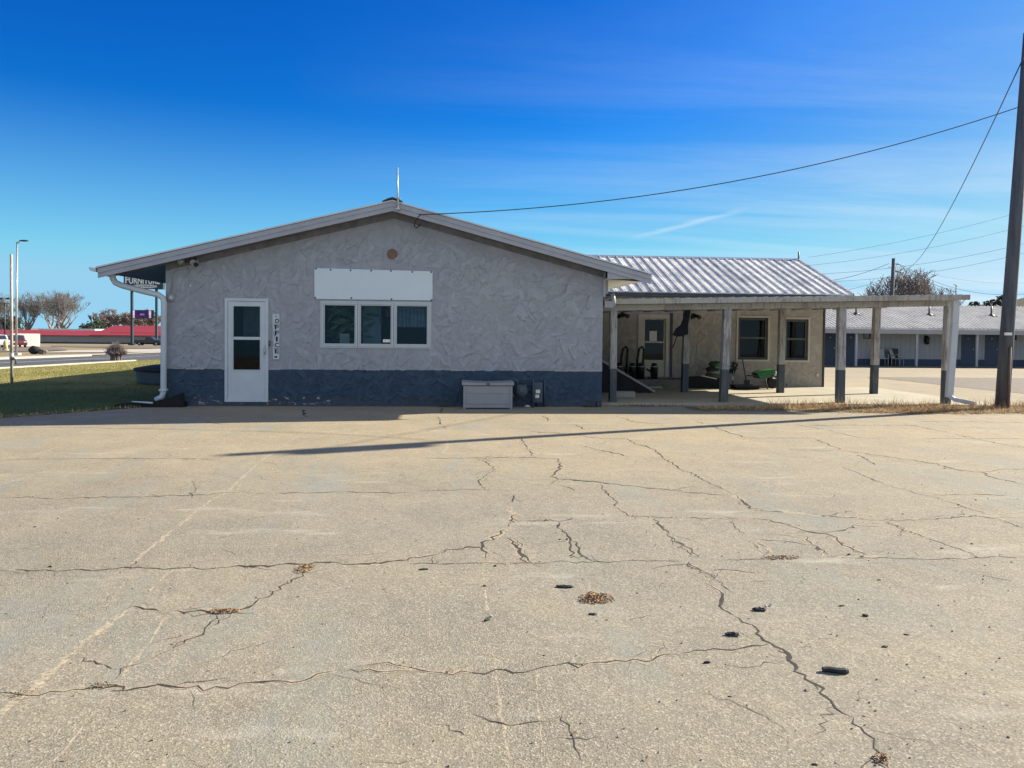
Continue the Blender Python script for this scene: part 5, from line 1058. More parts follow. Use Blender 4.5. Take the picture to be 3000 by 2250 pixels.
# ------------------------------------------------------------------ cracks and joints of the lot (thin dirt-filled strips lying in the surface)
# (crop key, points, width in cm, roughness)
CR=[('A',[(0,438),(300,432),(560,430),(900,428),(1150,425),(1400,432)],1.6),('A',[(0,680),(250,682),(420,688),(700,680),(1000,672),(1250,665),(1380,658),(1475,648),(1680,652),(2030,650),(2212,645)],1.2),
('A',[(0,1155),(330,1155),(640,1152),(850,1138),(1250,1132),(1700,1122)],1.3),('A',[(1500,1126),(1700,1122),(2000,1112),(2212,1108)],3.0),('A',[(1300,188),(1440,205)],2.5),('A',[(1960,110),(1985,160)],4),('A',[(1280,560),(1245,690)],1.0),
('A',[(880,1090),(840,1135)],2.2),
('B',[(660,100),(630,150),(640,200),(680,235)],4.5),('B',[(870,428),(940,450),(995,480),(985,510),(920,545),(885,575),(910,605),(980,640)],2.0),('B',[(1130,660),(1095,720),(1090,760),(1135,790),(1120,840),(1070,890),(1000,930),(940,960),(910,1010),(935,1050),(905,1090)],2.2),
('B',[(0,645),(440,652)],1.2),('B',[(490,640),(600,635),(850,628),(980,632)],1.0),('B',[(540,428),(870,425),(1100,420),(1250,420),(1400,430),(1420,460),(1410,500),(1375,535),(1400,560),(1560,572),(1750,592),(1900,605),(2212,640)],1.8),('B',[(1430,562),(1560,572),(1750,592)],2.2),
('B',[(1400,560),(1340,605)],1.6),('B',[(1670,595),(1720,640),(1780,720),(1810,765),(1860,800),(2050,808),(2212,815)],1.8),('B',[(2040,815),(2060,860),(2110,915),(2160,960),(2212,1000)],2.6),('B',[(2060,860),(2095,895),(2140,955),(2212,1012)],1.6),
('B',[(1120,820),(1200,828),(1350,825),(1420,835),(1500,812)],1.8),('B',[(1410,840),(1435,890),(1465,930),(1490,985),(1510,1040),(1550,1085)],2.6),('B',[(1490,960),(1540,1020),(1580,1065),(1625,1090)],2.4),('B',[(1530,1075),(1560,1060),(1585,1070)],2),
('B',[(1060,940),(1110,980),(1150,1030),(1190,1060),(1235,1105)],3.6),('B',[(1100,960),(1130,1000),(1160,1080),(1215,1105)],2.6),('B',[(1080,940),(1140,970),(1160,1010)],2.6),
('B',[(0,1112),(250,1105),(430,1085),(590,1055),(680,1020),(820,1000),(950,1000)],1.8),('B',[(0,1114),(260,1108),(440,1090)],3.0),('B',[(590,1055),(592,1108)],2.0),('B',[(430,1110),(820,1105),(1040,1108),(1340,1103)],1.4),('B',[(1100,1106),(1340,1103)],1.8),('B',[(1340,1103),(1560,1095),(1850,1088),(2212,1090)],.8),
('B',[(920,295),(1050,305),(1150,295),(1190,340),(1225,385),(1235,410)],2.0),('B',[(1310,150),(1350,190)],3),('B',[(1520,205),(1565,240)],3),('B',[(1780,155),(1900,190),(2090,205)],2.0),
('B',[(1220,250),(1540,275),(1640,295),(1850,300),(1900,325),(2030,370),(2075,410),(2150,460),(2212,505)],2.2),('B',[(1540,340),(1640,365),(1740,385),(1870,415)],2.0),('B',[(2000,420),(2120,430)],1.6),
('C',[(0,500),(80,540),(200,600),(320,655),(390,710),(430,748),(560,770),(700,782),(900,798),(1100,812),(1290,830),(1450,825),(1750,808),(1950,805),(2080,830),(2212,880)],2.0),('C',[(200,600),(320,655)],3.2),('C',[(560,770),(900,798),(1290,830)],2.2),
('C',[(1030,480),(1150,530),(1350,605),(1580,665),(1800,730),(1950,790)],1.7),('C',[(1620,665),(1750,660),(2100,660)],1.2),('C',[(80,185),(220,230),(410,292),(650,295),(850,297),(950,340),(1040,378),(1250,405),(1450,435),(1640,460),(1800,505),(1940,515),(1990,545),(2100,570),(2212,592)],2.6),
('C',[(1940,515),(2080,500),(2212,495)],1.4),('C',[(640,370),(980,375)],1.4),('C',[(720,205),(900,235),(1000,260),(1150,295)],2.0),('C',[(820,214),(1060,210),(1480,213),(1700,255),(2000,320),(2212,358)],2.0),('C',[(1130,405),(1200,435),(1255,470)],1.8),
('C',[(0,645),(70,650),(300,665)],1.6),('C',[(1500,185),(2212,195)],1.6),('C',[(1560,298),(2212,298)],1.2),('C',[(0,815),(240,818),(400,815),(560,825),(680,855),(800,900),(930,915),(1000,955),(1100,1015),(1200,1055)],2.0),('C',[(1000,955),(1100,1015),(1180,1050)],3.0),
('C',[(300,815),(340,870),(400,920)],1.6),('C',[(460,975),(500,1020),(600,1070),(650,1078)],1.8),('C',[(480,975),(520,990),(560,1020),(610,1065)],2.2),('C',[(800,930),(830,970),(870,1010),(960,1070)],2.6),('C',[(830,985),(880,1000),(910,1040),(900,1065)],2.4),('C',[(430,945),(600,960),(820,990)],1.0),
('C',[(1310,835),(1400,870),(1550,930),(1700,985),(1800,1015),(1920,1070)],2.4),('C',[(1320,840),(1420,885),(1560,935)],1.6),('C',[(900,905),(1060,885),(1140,850),(1200,830)],1.5),('C',[(270,1088),(440,1080),(640,1078),(880,1082),(1240,1075),(1380,1078),(1700,1075),(2212,1068)],1.0),
('C',[(0,990),(60,1035),(100,1070)],2.0),('C',[(0,1010),(40,1060),(100,1068)],1.6),('C',[(40,1100),(110,1150),(210,1200)],2.0),('C',[(1480,1020),(1540,1060)],1.0),
('D',[(820,410),(860,390),(930,410),(1030,420)],4.2),('D',[(1030,420),(1150,420),(1300,415),(1400,435),(1500,425),(1610,400)],2.0),('D',[(1380,420),(1500,410),(1610,398),(1740,330),(1890,235),(1960,180),(2030,130)],1.6),('D',[(1400,440),(1410,470),(1330,530),(1200,610),(1110,670)],1.6),('D',[(1500,440),(1420,480),(1340,535)],1.3),('D',[(1120,660),(1150,630),(1200,612)],4.0),('D',[(1300,540),(1345,520)],3.0),
('D',[(930,755),(780,830),(700,890)],.8),('D',[(0,950),(100,960),(250,970),(480,930),(620,915),(740,910),(800,940),(950,915),(1150,915),(1400,912),(1560,890),(1700,882),(1890,885),(2050,830),(2212,800)],1.5),('D',[(0,950),(60,955),(110,960)],2.6),('D',[(660,895),(760,900)],3.4),('D',[(720,938),(820,940),(950,915)],1.8),('D',[(1700,825),(1860,765)],.7),('D',[(110,1215),(200,1200)],.6),
('E',[(0,820),(290,815),(540,805)],1.3),('E',[(80,782),(230,762),(350,772),(440,785),(520,805),(640,820),(720,835),(850,820),(930,830),(1000,800),(1060,800),(1190,818),(1300,785),(1400,770),(1470,755),(1600,760),(1720,755),(1900,735),(2080,705),(2212,698)],1.3),('E',[(440,785),(520,805),(640,820),(720,835)],1.8),('E',[(850,822),(930,830)],2.2),('E',[(1460,755),(1600,760)],1.8),
('E',[(610,1155),(700,1160),(800,1230)],.8),('E',[(0,960),(80,975)],.7),('E',[(0,1125),(80,1150)],.7),('E',[(1215,930),(1300,940)],.6),('E',[(940,1010),(1020,1050)],.6),('E',[(1440,1060),(1480,1160),(1500,1230),(1540,1340),(1560,1400)],1.0),('E',[(1430,1070),(1500,1060)],1.2),('E',[(1310,1235),(1420,1240),(1700,1235)],.5),('E',[(1370,1310),(1490,1360)],.7),('E',[(1950,1370),(2000,1410)],.9),
('F',[(40,100),(110,150),(210,210)],1.4),('F',[(130,205),(150,230),(240,290),(260,330),(250,370),(330,450)],1.8),('F',[(140,185),(230,225),(260,240),(320,300)],.8),('F',[(330,450),(450,510),(490,550),(510,590),(570,630),(650,670),(690,700),(740,790),(790,860)],1.8),('F',[(640,660),(690,700),(740,790),(790,860),(850,890),(890,950),(960,1000),(990,1050),(1110,1110)],2.3),('F',[(1110,1110),(1100,1150),(1180,1210),(1245,1250),(1240,1310),(1270,1390),(1330,1430),(1350,1470)],2.3),('F',[(850,890),(880,930)],2.6),('F',[(1240,1350),(1300,1400),(1320,1360)],1.6),
('F',[(0,690),(40,690),(200,665),(450,645),(560,632)],1.2),('F',[(1830,175),(2212,240)],.6),('F',[(500,595),(560,625)],2.4)]
SE=[('A',[(2040,220),(1900,300),(1830,345),(1700,440),(1560,560),(1475,645),(1380,690),(1280,760),(1150,870),(1000,985),(880,1090),(840,1130)],2.6),('A',[(1040,1215),(1130,1150)],1.6),('A',[(0,600),(240,525),(400,490)],2.0),('A',[(205,410),(410,340)],2),
('B',[(680,300),(690,350),(640,400)],4),('B',[(905,1110),(920,1217)],1.6),('B',[(1070,890),(1000,930),(940,960)],5),('B',[(240,1100),(430,1078),(590,1045)],3),
('D',[(1130,150),(1030,225),(860,380)],1.8),('D',[(840,400),(720,490),(560,610),(430,720),(320,830),(190,930),(100,1000),(-60,1150)],4.2),('D',[(1090,450),(1000,580),(900,710),(780,870)],1.5),('D',[(700,950),(590,1090),(490,1230),(330,1420)],1.5),('D',[(1510,1210),(1480,1320),(1400,1430)],1.0),('D',[(1040,700),(930,755),(780,830)],1.0),
('E',[(905,110),(925,250),(955,440)],1.5),('E',[(985,650),(1000,850),(1030,1060),(1060,1250),(1090,1430)],1.2),('E',[(1270,740),(1275,1000),(1290,1200),(1310,1400)],.8),('E',[(570,320),(570,600)],.8)]
def JIT(q):                                   # same small zigzag for a crack and for its chipped edges
    return math.sin(q.x*917.3+q.y*631.7)*math.sin(q.x*213.1-q.y*377.9)*1.6
def branches(data):
    rnd=random.Random(17); out=[]
    for k,pts,w in data:
        if w<1.3: continue
        P=[Gc(k,x,y) for x,y in pts]
        for a,b in zip(P,P[1:]):
            L=(b-a).length
            for i in range(int(L*1.6+rnd.random())):
                q=a.lerp(b,rnd.random()); t=(b-a).normalized(); an=math.atan2(t.y,t.x)+rnd.choice((-1,1))*rnd.uniform(.25,1.2); l=rnd.uniform(.08,.45); line=[Vector((q.x,q.y,0))]
                for s_ in range(4):
                    an+=rnd.gauss(0,.35); line.append(line[-1]+Vector((math.cos(an),math.sin(an),0))*l/4)
                out.append(('w',line,rnd.uniform(.35,.9)))
    for i in range(90):                      # loose hairlines away from the main cracks
        y=2.4+11*rnd.random()**1.3; x=rnd.uniform(-.62,.8)*y; an=rnd.uniform(0,6.28); line=[Vector((x,y,0))]; l=rnd.uniform(.1,.5)
        for s_ in range(5):
            an+=rnd.gauss(0,.4); line.append(line[-1]+Vector((math.cos(an),math.sin(an),0))*l/5)
        out.append(('w',line,rnd.uniform(.25,.55)))
    return out
def strips(data, dz, seed, wmul, gap, amp):
    rnd=random.Random(seed); mb=MB()
    for k,pts,w in data:
        dz+=.000002
        P=[Gc(k,x,y) for x,y in pts] if k!='w' else pts; P=[Vector((p.x,p.y,0)) for p in P]
        Q=[P[0]]
        for a,b in zip(P,P[1:]):
            L=(b-a).length; n=max(1,int(L/(.022+.004*a.y))); n=min(n,110); s=Vector((-(b-a).y,(b-a).x,0)).normalized()
            for i in range(1,n+1):
                q=a.lerp(b,i/n)
                if i<n: q=q+s*(mnoise.noise((q.x*3.1,q.y*3.1,2.5))*amp+mnoise.noise((q.x*13,q.y*13,4.5))*amp*.8+JIT(q)*amp*.38)
                Q.append(q)
        L=[];Rr=[]; m=len(Q); dist=max(4,Q[m//2].y); base=w*.01*wmul; horiz=abs((P[-1]-P[0]).normalized().x) if (P[-1]-P[0]).length>1e-6 else 0; base*=1+(dist/6.5)**1.3*horiz*.9
        for i,q in enumerate(Q):
            t=(Q[min(i+1,m-1)]-Q[max(i-1,0)]); s=Vector((-t.y,t.x,0)).normalized() if t.length>1e-6 else Vector((1,0,0))
            e=min(1,min(i,m-1-i)/3+.15); f=max(.22,.8+.8*mnoise.noise((q.x*2.3+9,q.y*2.3,seed+5)))*e
            ww=base*f*rnd.uniform(.5,1.5)*.5
            L.append(q+s*ww*rnd.uniform(.4,1.6)); Rr.append(q-s*ww*rnd.uniform(.4,1.6))
        for i in range(m-1):
            if mnoise.noise((Q[i].x*1.7,Q[i].y*1.7,seed+20.5))>gap: continue
            mb.face([(L[i].x,L[i].y,dz),(Rr[i].x,Rr[i].y,dz),(Rr[i+1].x,Rr[i+1].y,dz),(L[i+1].x,L[i+1].y,dz)])
    return mb
c_=strips(SE,.004,3,1.0,.35,.02).build('joint_fill',m_seal,lot) if False else None
WL[lot.name]=Vector((0,0,0))
o=strips(SE,.0003,3,1.15,.6,.008).build('joint_fill',m_seal,lot)
o=strips([c for c in CR if c[2]>=1.2],.0007,31,2.2,.1,.038).build('spalled_edge',mat('spalled_concrete',(.30,.254,.185),.95,.35,34,.8,70),lot)
o=strips(CR+branches(CR),.0013,11,.62,.5,.038).build('crack',m_crack,lot)
# crumbled concrete along the wider cracks
rnd=random.Random(5); cb=MB()
for k,pts,w in CR:
    if w<1.8: continue
    P=[Gc(k,x,y) for x,y in pts]
    for a,b in zip(P,P[1:]):
        L=(b-a).length
        for i in range(int(L*6)):
            q=a.lerp(b,rnd.random())+Vector((rnd.gauss(0,.035),rnd.gauss(0,.035),0)); s=rnd.uniform(.002,.007)
            cb.blob((q.x,q.y,s*.4+.004),(s,s*rnd.uniform(.6,1.2),s*.6),rnd.random()*50,.5,1.5,5,3)
o=cb.build('crumbled_concrete',mat('crumb',(.20,.175,.14),.95,.5,30,0)); tag(o,kind='stuff')
# grit over the near lot
gr=MB()
for i in range(700):
    y=2.2+9*rnd.random()**1.6; x=rnd.uniform(-.75,.95)*y; s=rnd.uniform(.002,.006)
    gr.blob((x,y,s*.5),(s,s*rnd.uniform(.6,1.3),s*.7),i*.37,.5,1.5,5,3)
o=gr.build('grit',mat('grit',(.20,.175,.14),.95,.6,60,0)); tag(o,kind='stuff')
# ------------------------------------------------------------------ loose pieces on the lot
m_deb=mat('dark_bark_piece',(.022,.026,.027),.75,.5,40,.5,90); m_brn=mat('brown_bark_piece',(.09,.06,.04),.85,.5,40,.5,90)
DB=[('F',990,805,190,46,-12,'bark_strip','longest dark bark strip, right of the long crack',0),('F',495,408,80,34,-28,'bark_chunk','dark bark chunk with pale flakes left of the long crack',0),('F',318,568,88,40,-14,'bark_chunk','dark flat bark chunk left of the long crack, above its side branch',0),('F',158,750,48,24,10,'bark_chunk','small dark bark lump below the side branch of the long crack',0),
('F',1185,447,36,22,-5,'bark_chunk','small grey brown bark bit right of the pale flaked chunk',1),('F',1310,649,42,18,8,'bark_chunk','narrow brown bark bit above the longest strip',1),('F',1565,851,12,10,0,'pebble','tiny dark pebble right of the longest bark strip',0),('F',305,973,26,10,-10,'bark_chunk','thin dark sliver below the small dark lump',0),('F',858,1412,42,16,-12,'bark_chunk','brown bark sliver at the bottom edge left of the crack foot',1),('F',1275,218,24,10,5,'bark_chunk','thin brown sliver above the small grey brown bit',1),('F',1450,572,34,10,-15,'bark_chunk','thin grey sliver in the shallow scar on the right',1),('F',1030,385,40,12,0,'bark_chunk','thin pale brown sliver between the long crack and the right edge',1),
('E',1450,258,105,26,-4,'bark_chunk','dark ragged bark piece beside the leaf heap',0),('E',535,148,62,13,4,'bark_chunk','thin dark bark sliver below the slab joint in the middle',0),('E',997,127,24,16,-20,'pebble','dark pebble just below the slab joint in the middle',0),('E',928,254,24,20,-20,'pebble','dark pebble on the pale centre line',0),('E',943,478,42,24,20,'bark_chunk','dark lump with a white tip at the end of the pale centre line',0),('E',1625,438,44,20,8,'bark_chunk','dark and white bark bit just below the leaf heap',0),('E',1312,706,20,10,0,'pebble','small dark pebble above the long cross crack',0),('E',1830,1183,20,8,0,'pebble','small brown pebble near the bottom right of centre',1),('E',1917,303,20,8,10,'pebble','small dark pebble right of the leaf heap',0),
('D',325,132,32,13,0,'pebble','dark pebble on the slab joint at the left',0),('D',980,1260,24,9,10,'bark_chunk','small dark sliver in the lower left of the lot',0),('A',225,870,22,7,5,'pebble','small dark pebble at the far left of the lot',0),
('C',1900,695,14,9,0,'pebble','dark pebble on the right of the lot beyond the straight crack',0),('C',1788,727,24,8,0,'pebble','dark pebble lying on the straight crack at the right',0),('C',1425,786,14,8,0,'pebble','dark pebble above the fork of cracks on the right',0),('C',1875,980,22,10,-8,'pebble','brown pebble above the slab joint at the right',1),('C',1680,1008,30,11,8,'pebble','dark pebble left of the diagonal crack near the slab joint',0),('C',1078,1047,24,14,10,'bark_chunk','dark bark bit at the foot of the diagonal crack',0),('C',1160,1062,34,9,12,'bark_chunk','dark sliver just above the slab joint right of centre',0),('C',1958,1118,10,8,0,'pebble','tiny dark pebble below the slab joint at the right',0),
('B',1415,951,20,12,0,'pebble','dark pebble left of the double crack',0),('B',1462,947,20,14,0,'pebble','reddish dark pebble in the double crack',1)]
for i,(k,x,y,w,h,an,nm,lab,br) in enumerate(DB):
    c=Gc(k,x,y+h*.3); px=cp(k,x,y); a=G(px[0]-w*.1667,px[1]+h*.1); b=G(px[0]+w*.1667,px[1]+h*.1)
    wd=(b-a).length*.86; ht=max(.004,(h*.3334)*c.length/F*.62)
    mb=MB(); n=max(1,int(w/60))
    if nm=='bark_strip':
        r=ht*.62; pts=[Vector((wd*(t/8-.5),.003*math.sin(t*.9),r*.8)) for t in range(9)]; mb.tube(pts,[r*(.55+.45*math.sin(min(1,.3+t/5)*math.pi/2)) for t in range(8)]+[r*.8],8,sm=False)
        mb.v=[(p[0]+mnoise.noise((p[0]*20,p[1]*30,p[2]*30))*.006,p[1]*1.3,max(.002,p[2])) for p in mb.v]
    else:
        for q in range(n+1 if nm=='bark_chunk' else 1):
            ox=(q-(n/2 if nm=='bark_chunk' else 0))*wd*.22; mb.blob((ox,rnd.uniform(-.3,.3)*ht,ht*.38),(wd*.5*(1 if n<2 else .75),max(wd*.22,ht*.6),ht*.5),i*1.7+q,.6,1.8,10,6,flat=-ht*.36)
    mb.xf(Matrix.Translation((c.x,c.y,0))@Matrix.Rotation(R(an),4,'Z')); o=mb.build(nm,m_brn if br else m_deb); tag(o,lab,'bark' if 'bark' in nm else 'pebble','bark pieces strewn on the lot' if 'bark' in nm else 'pebbles strewn on the lot')
for k,x,y,lab in (('F',540,398,'small pale wood flake beside the flaked bark chunk'),('E',968,462,'small white flake at the tip of the dark lump by the centre line'),('E',1652,445,'small white flake just below the leaf heap'),('F',572,386,'second pale wood flake right of the flaked bark chunk')):
    p=Gc(k,x,y); o=MB().blob((p.x,p.y,.008),(.013,.009,.005),x,.5,1.5,7,4).build('pale_flake',m_greypl); tag(o,lab,'flake','pale flakes on the lot')
m_faded=mat('faded_straw',(.27,.20,.12),.9,.5,16,0)
def leaves(k,x,y,rx,ry,n,lab,m=None):
    p=Gc(k,x,y); a=Gc(k,x-rx,y); b=Gc(k,x+rx,y); c=Gc(k,x,y-ry); d=Gc(k,x,y+ry); sx=(b-a).length/2; sy=(c-d).length/2; mb=MB()
    for i in range(n):
        r=rnd.random()**.75*1.12; t=rnd.uniform(0,6.28); q=Vector((p.x+sx*r*math.cos(t)*(1+.3*mnoise.noise((t*2,x,0))),p.y+sy*r*math.sin(t)*(1+.3*mnoise.noise((t*2,y,3))),.005+.007*(1-r)*rnd.random()+.002)); u=Vector((rnd.gauss(0,1),rnd.gauss(0,1),rnd.gauss(0,.35))).normalized(); v=u.cross(Vector((rnd.gauss(0,.3),rnd.gauss(0,.3),1))).normalized(); l=rnd.uniform(.005,.013)*(.6 if m else 1)
        mb.face([q-u*l,q+v*l*.5+Vector((0,0,.003)),q+u*l,q-v*l*.5+Vector((0,0,.003))])
    tag(mb.build('leaf_heap',m or m_leafdry),lab,'leaves')
leaves('E',1650,342,100,30,420,'small oval heap of dry brown leaves lying on the open concrete'); leaves('D',1970,150,52,24,160,'wedge of dry brown leaves in the corner of the slab joint'); leaves('C',640,1072,110,10,120,'thin line of brown leaf litter along the slab joint'); leaves('D',650,908,80,18,60,'brown leaf litter caught where two cracks meet at the left',m_faded); leaves('D',1450,425,90,14,120,'brown leaf litter in the short cross crack at the left'); leaves('F',1300,1390,50,30,45,'dry weed tuft litter at the foot of the long crack'); leaves('D',160,965,70,30,60,'straw litter where the pale joint meets the cross crack',m_faded)
lt=MB()
for i in range(150):
    m_=rnd.random()
    if m_<.45:
        k,pts,w=rnd.choice(CR); a,b=rnd.choice(list(zip(pts,pts[1:]))); p=Gc(k,a[0],a[1]).lerp(Gc(k,b[0],b[1]),rnd.random())+Vector((rnd.gauss(0,.05),rnd.gauss(0,.05),0))
    elif m_<.7: p=Vector((rnd.uniform(xl,7),16-.03-abs(rnd.gauss(0,.12)),0))
    else:
        y=2.5+12*rnd.random(); p=Vector((rnd.uniform(-.6,.8)*y,y,0))
    if p.y>15.97: continue
    s_=rnd.uniform(.006,.018); a=rnd.uniform(0,6.28); u=Vector((math.cos(a),math.sin(a),rnd.uniform(-.2,.4)))*s_; v=Vector((-math.sin(a),math.cos(a),rnd.uniform(-.2,.4)))*s_*.5; q=Vector((p.x,p.y,.009))
    lt.face([q-u,q+v,q+u,q-v])
tag(lt.build('leaf_litter',mat('faded_leaves',(.20,.13,.075),.85,.5,16,0),origin=(0,0,0)),kind='stuff')
# ------------------------------------------------------------------ grass
def blades(name,N,pick,hmin,hmax,w,m,lab,seed,lie=.35):
    rg=np.random.default_rng(seed); P=np.array(pick(rg,N)); n=len(P); a=rg.uniform(0,6.283,n); h=rg.uniform(hmin,hmax,n); L=rg.normal(0,lie,(n,2))
    d=np.stack([np.cos(a),np.sin(a)],1)*w*rg.uniform(.6,1.4,(n,1))*.5
    V=np.zeros((n,3,3)); V[:,0,:2]=P[:,:2]-d; V[:,1,:2]=P[:,:2]+d; V[:,2,:2]=P[:,:2]+L*h[:,None]; V[:,0,2]=V[:,1,2]=P[:,2]; V[:,2,2]=P[:,2]+h*np.clip(1-np.abs(L).sum(1)*.5,.2,1)
    me=bpy.data.meshes.new(name); me.vertices.add(n*3); me.vertices.foreach_set('co',V.ravel()); me.loops.add(n*3); me.loops.foreach_set('vertex_index',np.arange(n*3)); me.polygons.add(n); me.polygons.foreach_set('loop_start',np.arange(n)*3); me.polygons.foreach_set('loop_total',np.full(n,3)); me.materials.append(m); me.update(); me.validate()
    ob=bpy.data.objects.new(name,me); COL.objects.link(ob); ob['kind']='stuff'; return ob
def pick_lawn(rg,N):
    out=[]
    while len(out)<N:
        y=13.2+34*rg.random()**1.2; x=-5.95-rg.random()*11.2
        if x<-.62*y-1 or x<-17.0 or y<lawn_near(x)+.02+.12*mnoise.noise((x*2,y*2,0)): continue
        if x>xl-.4 and y>15.9: continue
        out.append((x,y,zt(y)+.01))
    return out
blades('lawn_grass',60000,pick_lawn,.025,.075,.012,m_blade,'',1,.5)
def pick_edge(rg,N):
    out=[]
    while len(out)<N:
        x=-6-rg.random()*9; y=lawn_near(x)+abs(rg.normal(0,.12))-.05; out.append((x,y,.0))
    return out
blades('lawn_edge_grass',2500,pick_edge,.04,.12,.014,m_straw,'',2,.8)
def pick_straw(rg,N):
    out=[]
    while len(out)<N:
        x=5.2+rg.random()*9.8; f=mnoise.noise((x*1.1,2,0)); y=14.7+rg.random()**.8*1.4*min(1,.35+(x-5)*.13)+(.55 if x<7 else max(0,.55-(x-7)*.25))+.12*f
        if rg.random()>min(1,.25+max(0,(x-6.2))*.35)*(0.55+.6*mnoise.noise((x*2.2,y*3,4))+.2): continue
        out.append((x,y,.004))
    return out
blades('dry_straw',30000,pick_straw,.06,.22,.012,m_straw,'',3,1.7)
blades('dry_straw_tufts',5000,lambda rg,N:[p for p in pick_straw(rg,N) if mnoise.noise((p[0]*1.3,p[1]*1.3,9))>.12],.18,.36,.012,m_straw,'',4,.6)
def pick_weeds(rg,N):
    out=[]
    for cxw,cyw,s,c in ((xr-.25,15.95,.12,120),(xr+.9,16.15,.3,160),(W(958,880,16).x,15.93,.1,90),(4.5,16.1,.5,120)):
        for _ in range(c): out.append((cxw+rg.normal(0,s),min(cyw,cyw-abs(rg.normal(0,.05))),.002))
    return out
blades('wall_weeds',0,pick_weeds,.03,.11,.012,m_blade,'',5,.6)
# ------------------------------------------------------------------ light, sky, camera
SUN=Vector((1.87,.72,1.0)).normalized()
el=math.asin(SUN.z); az=math.atan2(SUN.x,SUN.y)
ld=bpy.data.lights.new('sun','SUN'); ld.energy=5.0; ld.angle=R(.53); ld.color=(1.0,.91,.74); lo=bpy.data.objects.new('sun',ld); COL.objects.link(lo); lo.rotation_euler=SUN.to_track_quat('Z','Y').to_euler(); lo.location=(20,10,20)
wd=bpy.data.worlds.new('World'); SC.world=wd; wd.use_nodes=True; nt=wd.node_tree; nt.nodes.clear()
def nn_(t,**k):
    n=nt.nodes.new(t)
    for a,b in k.items(): setattr(n,a,b)
    return n
out=nn_('ShaderNodeOutputWorld'); bg=nn_('ShaderNodeBackground'); sky=nn_('ShaderNodeTexSky'); sky.sky_type='NISHITA'; sky.sun_disc=False; sky.sun_elevation=el; sky.sun_rotation=az; sky.altitude=300; sky.air_density=1.0; sky.dust_density=SKY_DUST; sky.ozone_density=2.2
# deepen the blue the way a phone camera renders it: each channel scaled by (channel / blue) ** SKY_POW
sc3=nn_('ShaderNodeSeparateColor'); nt.links.new(sky.outputs[0],sc3.inputs[0]); bl_=nn_('ShaderNodeMath',operation='MINIMUM'); nt.links.new(sc3.outputs[2],bl_.inputs[0]); bl_.inputs[1].default_value=5.7; hs=nn_('ShaderNodeCombineColor')
for _i in range(3):
    r_=nn_('ShaderNodeMath',operation='DIVIDE'); nt.links.new(sc3.outputs[_i],r_.inputs[0]); nt.links.new(sc3.outputs[2],r_.inputs[1])
    p_=nn_('ShaderNodeMath',operation='POWER'); c_=nn_('ShaderNodeMath',operation='MINIMUM'); nt.links.new(r_.outputs[0],c_.inputs[0]); c_.inputs[1].default_value=(.80,.90,1)[_i]; nt.links.new(c_.outputs[0],p_.inputs[0]); p_.inputs[1].default_value=SKY_POW[_i]
    m_=nn_('ShaderNodeMath',operation='MULTIPLY'); nt.links.new(p_.outputs[0],m_.inputs[0]); q_=nn_('ShaderNodeMath',operation='MULTIPLY'); nt.links.new(c_.outputs[0],q_.inputs[0]); nt.links.new(bl_.outputs[0],q_.inputs[1]); nt.links.new(q_.outputs[0],m_.inputs[1]); nt.links.new(m_.outputs[0],hs.inputs[_i])
tc=nn_('ShaderNodeTexCoord'); sx=nn_('ShaderNodeSeparateXYZ'); nt.links.new(tc.outputs['Generated'],sx.inputs[0])
def mth(op,a,b=0.0,c=None):
    n=nn_('ShaderNodeMath',operation=op)
    for i,v in enumerate((a,b,c)):
        if v is None: continue
        if isinstance(v,(int,float)): n.inputs[i].default_value=v
        else: nt.links.new(v,n.inputs[i])
    return n.outputs[0]
def mr(f,a,b,lo=0,hi=1):
    n=nn_('ShaderNodeMapRange'); nt.links.new(f,n.inputs[0]); n.inputs[1].default_value=a; n.inputs[2].default_value=b; n.inputs[3].default_value=lo; n.inputs[4].default_value=hi; return n.outputs[0]
zc=mth('ADD',mth('MAXIMUM',sx.outputs[2],0.0),.06)
cmb=nn_('ShaderNodeCombineXYZ'); nt.links.new(mth('DIVIDE',sx.outputs[0],zc),cmb.inputs[0]); nt.links.new(mth('DIVIDE',sx.outputs[1],zc),cmb.inputs[1])
mp=nn_('ShaderNodeMapping'); mp.inputs['Rotation'].default_value=(0,0,R(-62)); mp.inputs['Scale'].default_value=(.22,1.1,1); nt.links.new(cmb.outputs[0],mp.inputs[0])
n1=nn_('ShaderNodeTexNoise'); n1.inputs['Scale'].default_value=1.0; n1.inputs['Detail'].default_value=7; n1.inputs['Roughness'].default_value=.62; n1.inputs['Distortion'].default_value=.6; nt.links.new(mp.outputs[0],n1.inputs[0])
n2=nn_('ShaderNodeTexNoise'); n2.inputs['Scale'].default_value=.28; n2.inputs['Detail'].default_value=3; nt.links.new(cmb.outputs[0],n2.inputs[0])
azm=mth('ARCTAN2',sx.outputs[0],sx.outputs[1])                     # 0 = straight ahead, + towards the sun
side=mr(azm,-.2,.5); 
cl=mth('MULTIPLY',mth('MULTIPLY',mr(n1.outputs[0],.40,.80),mr(n2.outputs[0],.35,.65,.35,1)),mth('MULTIPLY',side,mr(sx.outputs[2],.46,.06)))
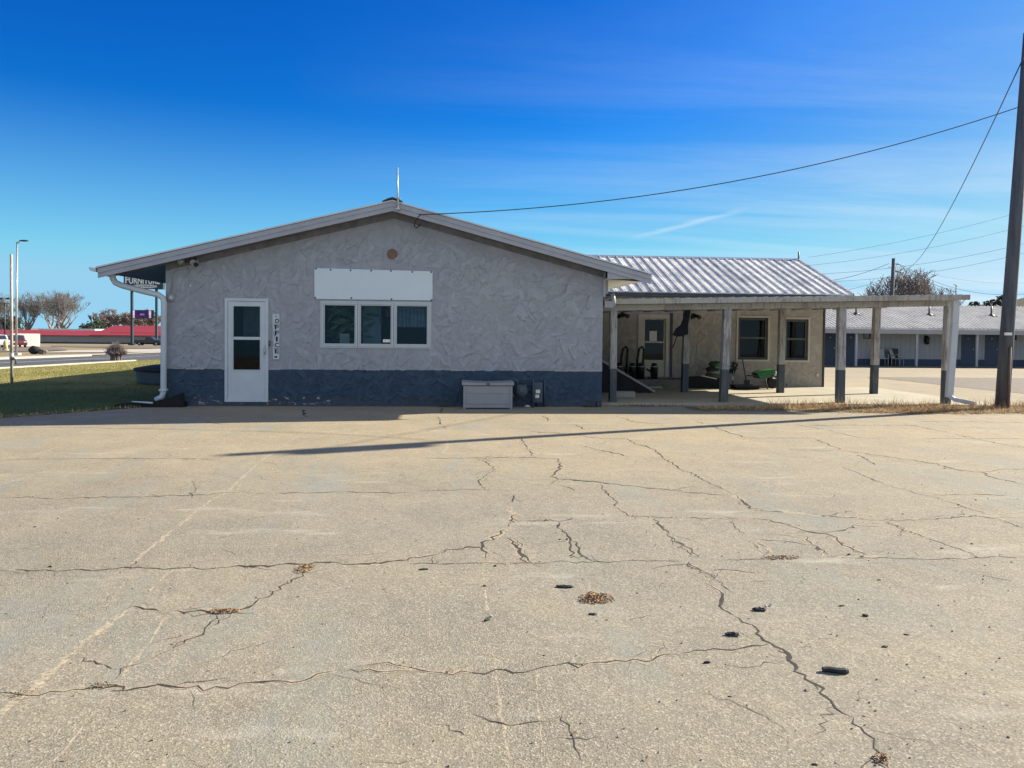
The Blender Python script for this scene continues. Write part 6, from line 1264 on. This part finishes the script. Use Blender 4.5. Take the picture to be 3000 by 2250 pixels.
# old contrail: a thin band of the sky along a great circle
A=(ray(1375,512)).normalized(); B=(ray(1600,455)).normalized(); N=A.cross(B).normalized(); M=((A+B)/2).normalized()
vd=nn_('ShaderNodeVectorMath',operation='DOT_PRODUCT'); nt.links.new(tc.outputs['Generated'],vd.inputs[0]); vd.inputs[1].default_value=N
vm=nn_('ShaderNodeVectorMath',operation='DOT_PRODUCT'); nt.links.new(tc.outputs['Generated'],vm.inputs[0]); vm.inputs[1].default_value=M
off=mth('ABSOLUTE',mth('ADD',vd.outputs['Value'],mth('MULTIPLY_ADD',n1.outputs[0],.012,-.006)))
ctr=mth('MULTIPLY',mr(off,.0,.0042,1,0),mr(vm.outputs['Value'],math.cos(.075),math.cos(.03)))
cl=mth('MINIMUM',mth('ADD',mth('MULTIPLY',cl,.68),mth('MULTIPLY',ctr,.27)),.9)
glow=mth('MULTIPLY',mr(azm,.05,.85),mr(sx.outputs[2],.75,.02)); glow=mth('MULTIPLY',mth('MULTIPLY',glow,glow),.5)
hz_=mth('MULTIPLY',mr(sx.outputs[2],.30,.0),mr(sx.outputs[2],.30,.0)); hz_=mth('MULTIPLY',hz_,.14)
# a thin veil of cloud added unseen behind the camera to fill shaded fronts
fill_veil=mth('MULTIPLY',mth('MULTIPLY',mr(sx.outputs[1],.12,-.35),mr(sx.outputs[2],.04,.25)),mr(n2.outputs[0],.25,.7,FILL_VEIL*.75,FILL_VEIL*1.25))
fac=mth('MINIMUM',mth('ADD',mth('ADD',cl,glow),fill_veil),.95)
hzf=mth('MULTIPLY',mth('POWER',mr(sx.outputs[2],.27,.0),1.4),.95)
hm=nn_('ShaderNodeMix',data_type='RGBA'); nt.links.new(hzf,hm.inputs[0]); nt.links.new(hs.outputs[0],hm.inputs[6]); hm.inputs[7].default_value=HORIZON
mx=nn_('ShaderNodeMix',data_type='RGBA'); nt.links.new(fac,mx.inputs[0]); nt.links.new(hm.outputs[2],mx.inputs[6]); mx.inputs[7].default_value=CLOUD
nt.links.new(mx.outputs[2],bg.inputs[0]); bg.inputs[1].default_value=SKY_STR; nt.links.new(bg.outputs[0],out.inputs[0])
cam=bpy.data.cameras.new('camera'); co=bpy.data.objects.new('camera',cam); COL.objects.link(co); SC.camera=co
cam.sensor_fit='HORIZONTAL'; cam.sensor_width=36; cam.lens=36*F/2212; cam.shift_x=0; cam.shift_y=-(829.5-PY)/2212; cam.clip_start=.05; cam.clip_end=4000
Mx=Matrix((( rt.x,up.x,-fw.x),(rt.y,up.y,-fw.y),(rt.z,up.z,-fw.z))).to_4x4(); Mx.translation=CAM; co.matrix_world=Mx
SC.view_settings.view_transform='Standard'; SC.view_settings.look='None'; SC.view_settings.gamma=1; SC.view_settings.exposure=EXPO
SC.cycles.use_denoising=True; SC.cycles.max_bounces=8; SC.cycles.transparent_max_bounces=12
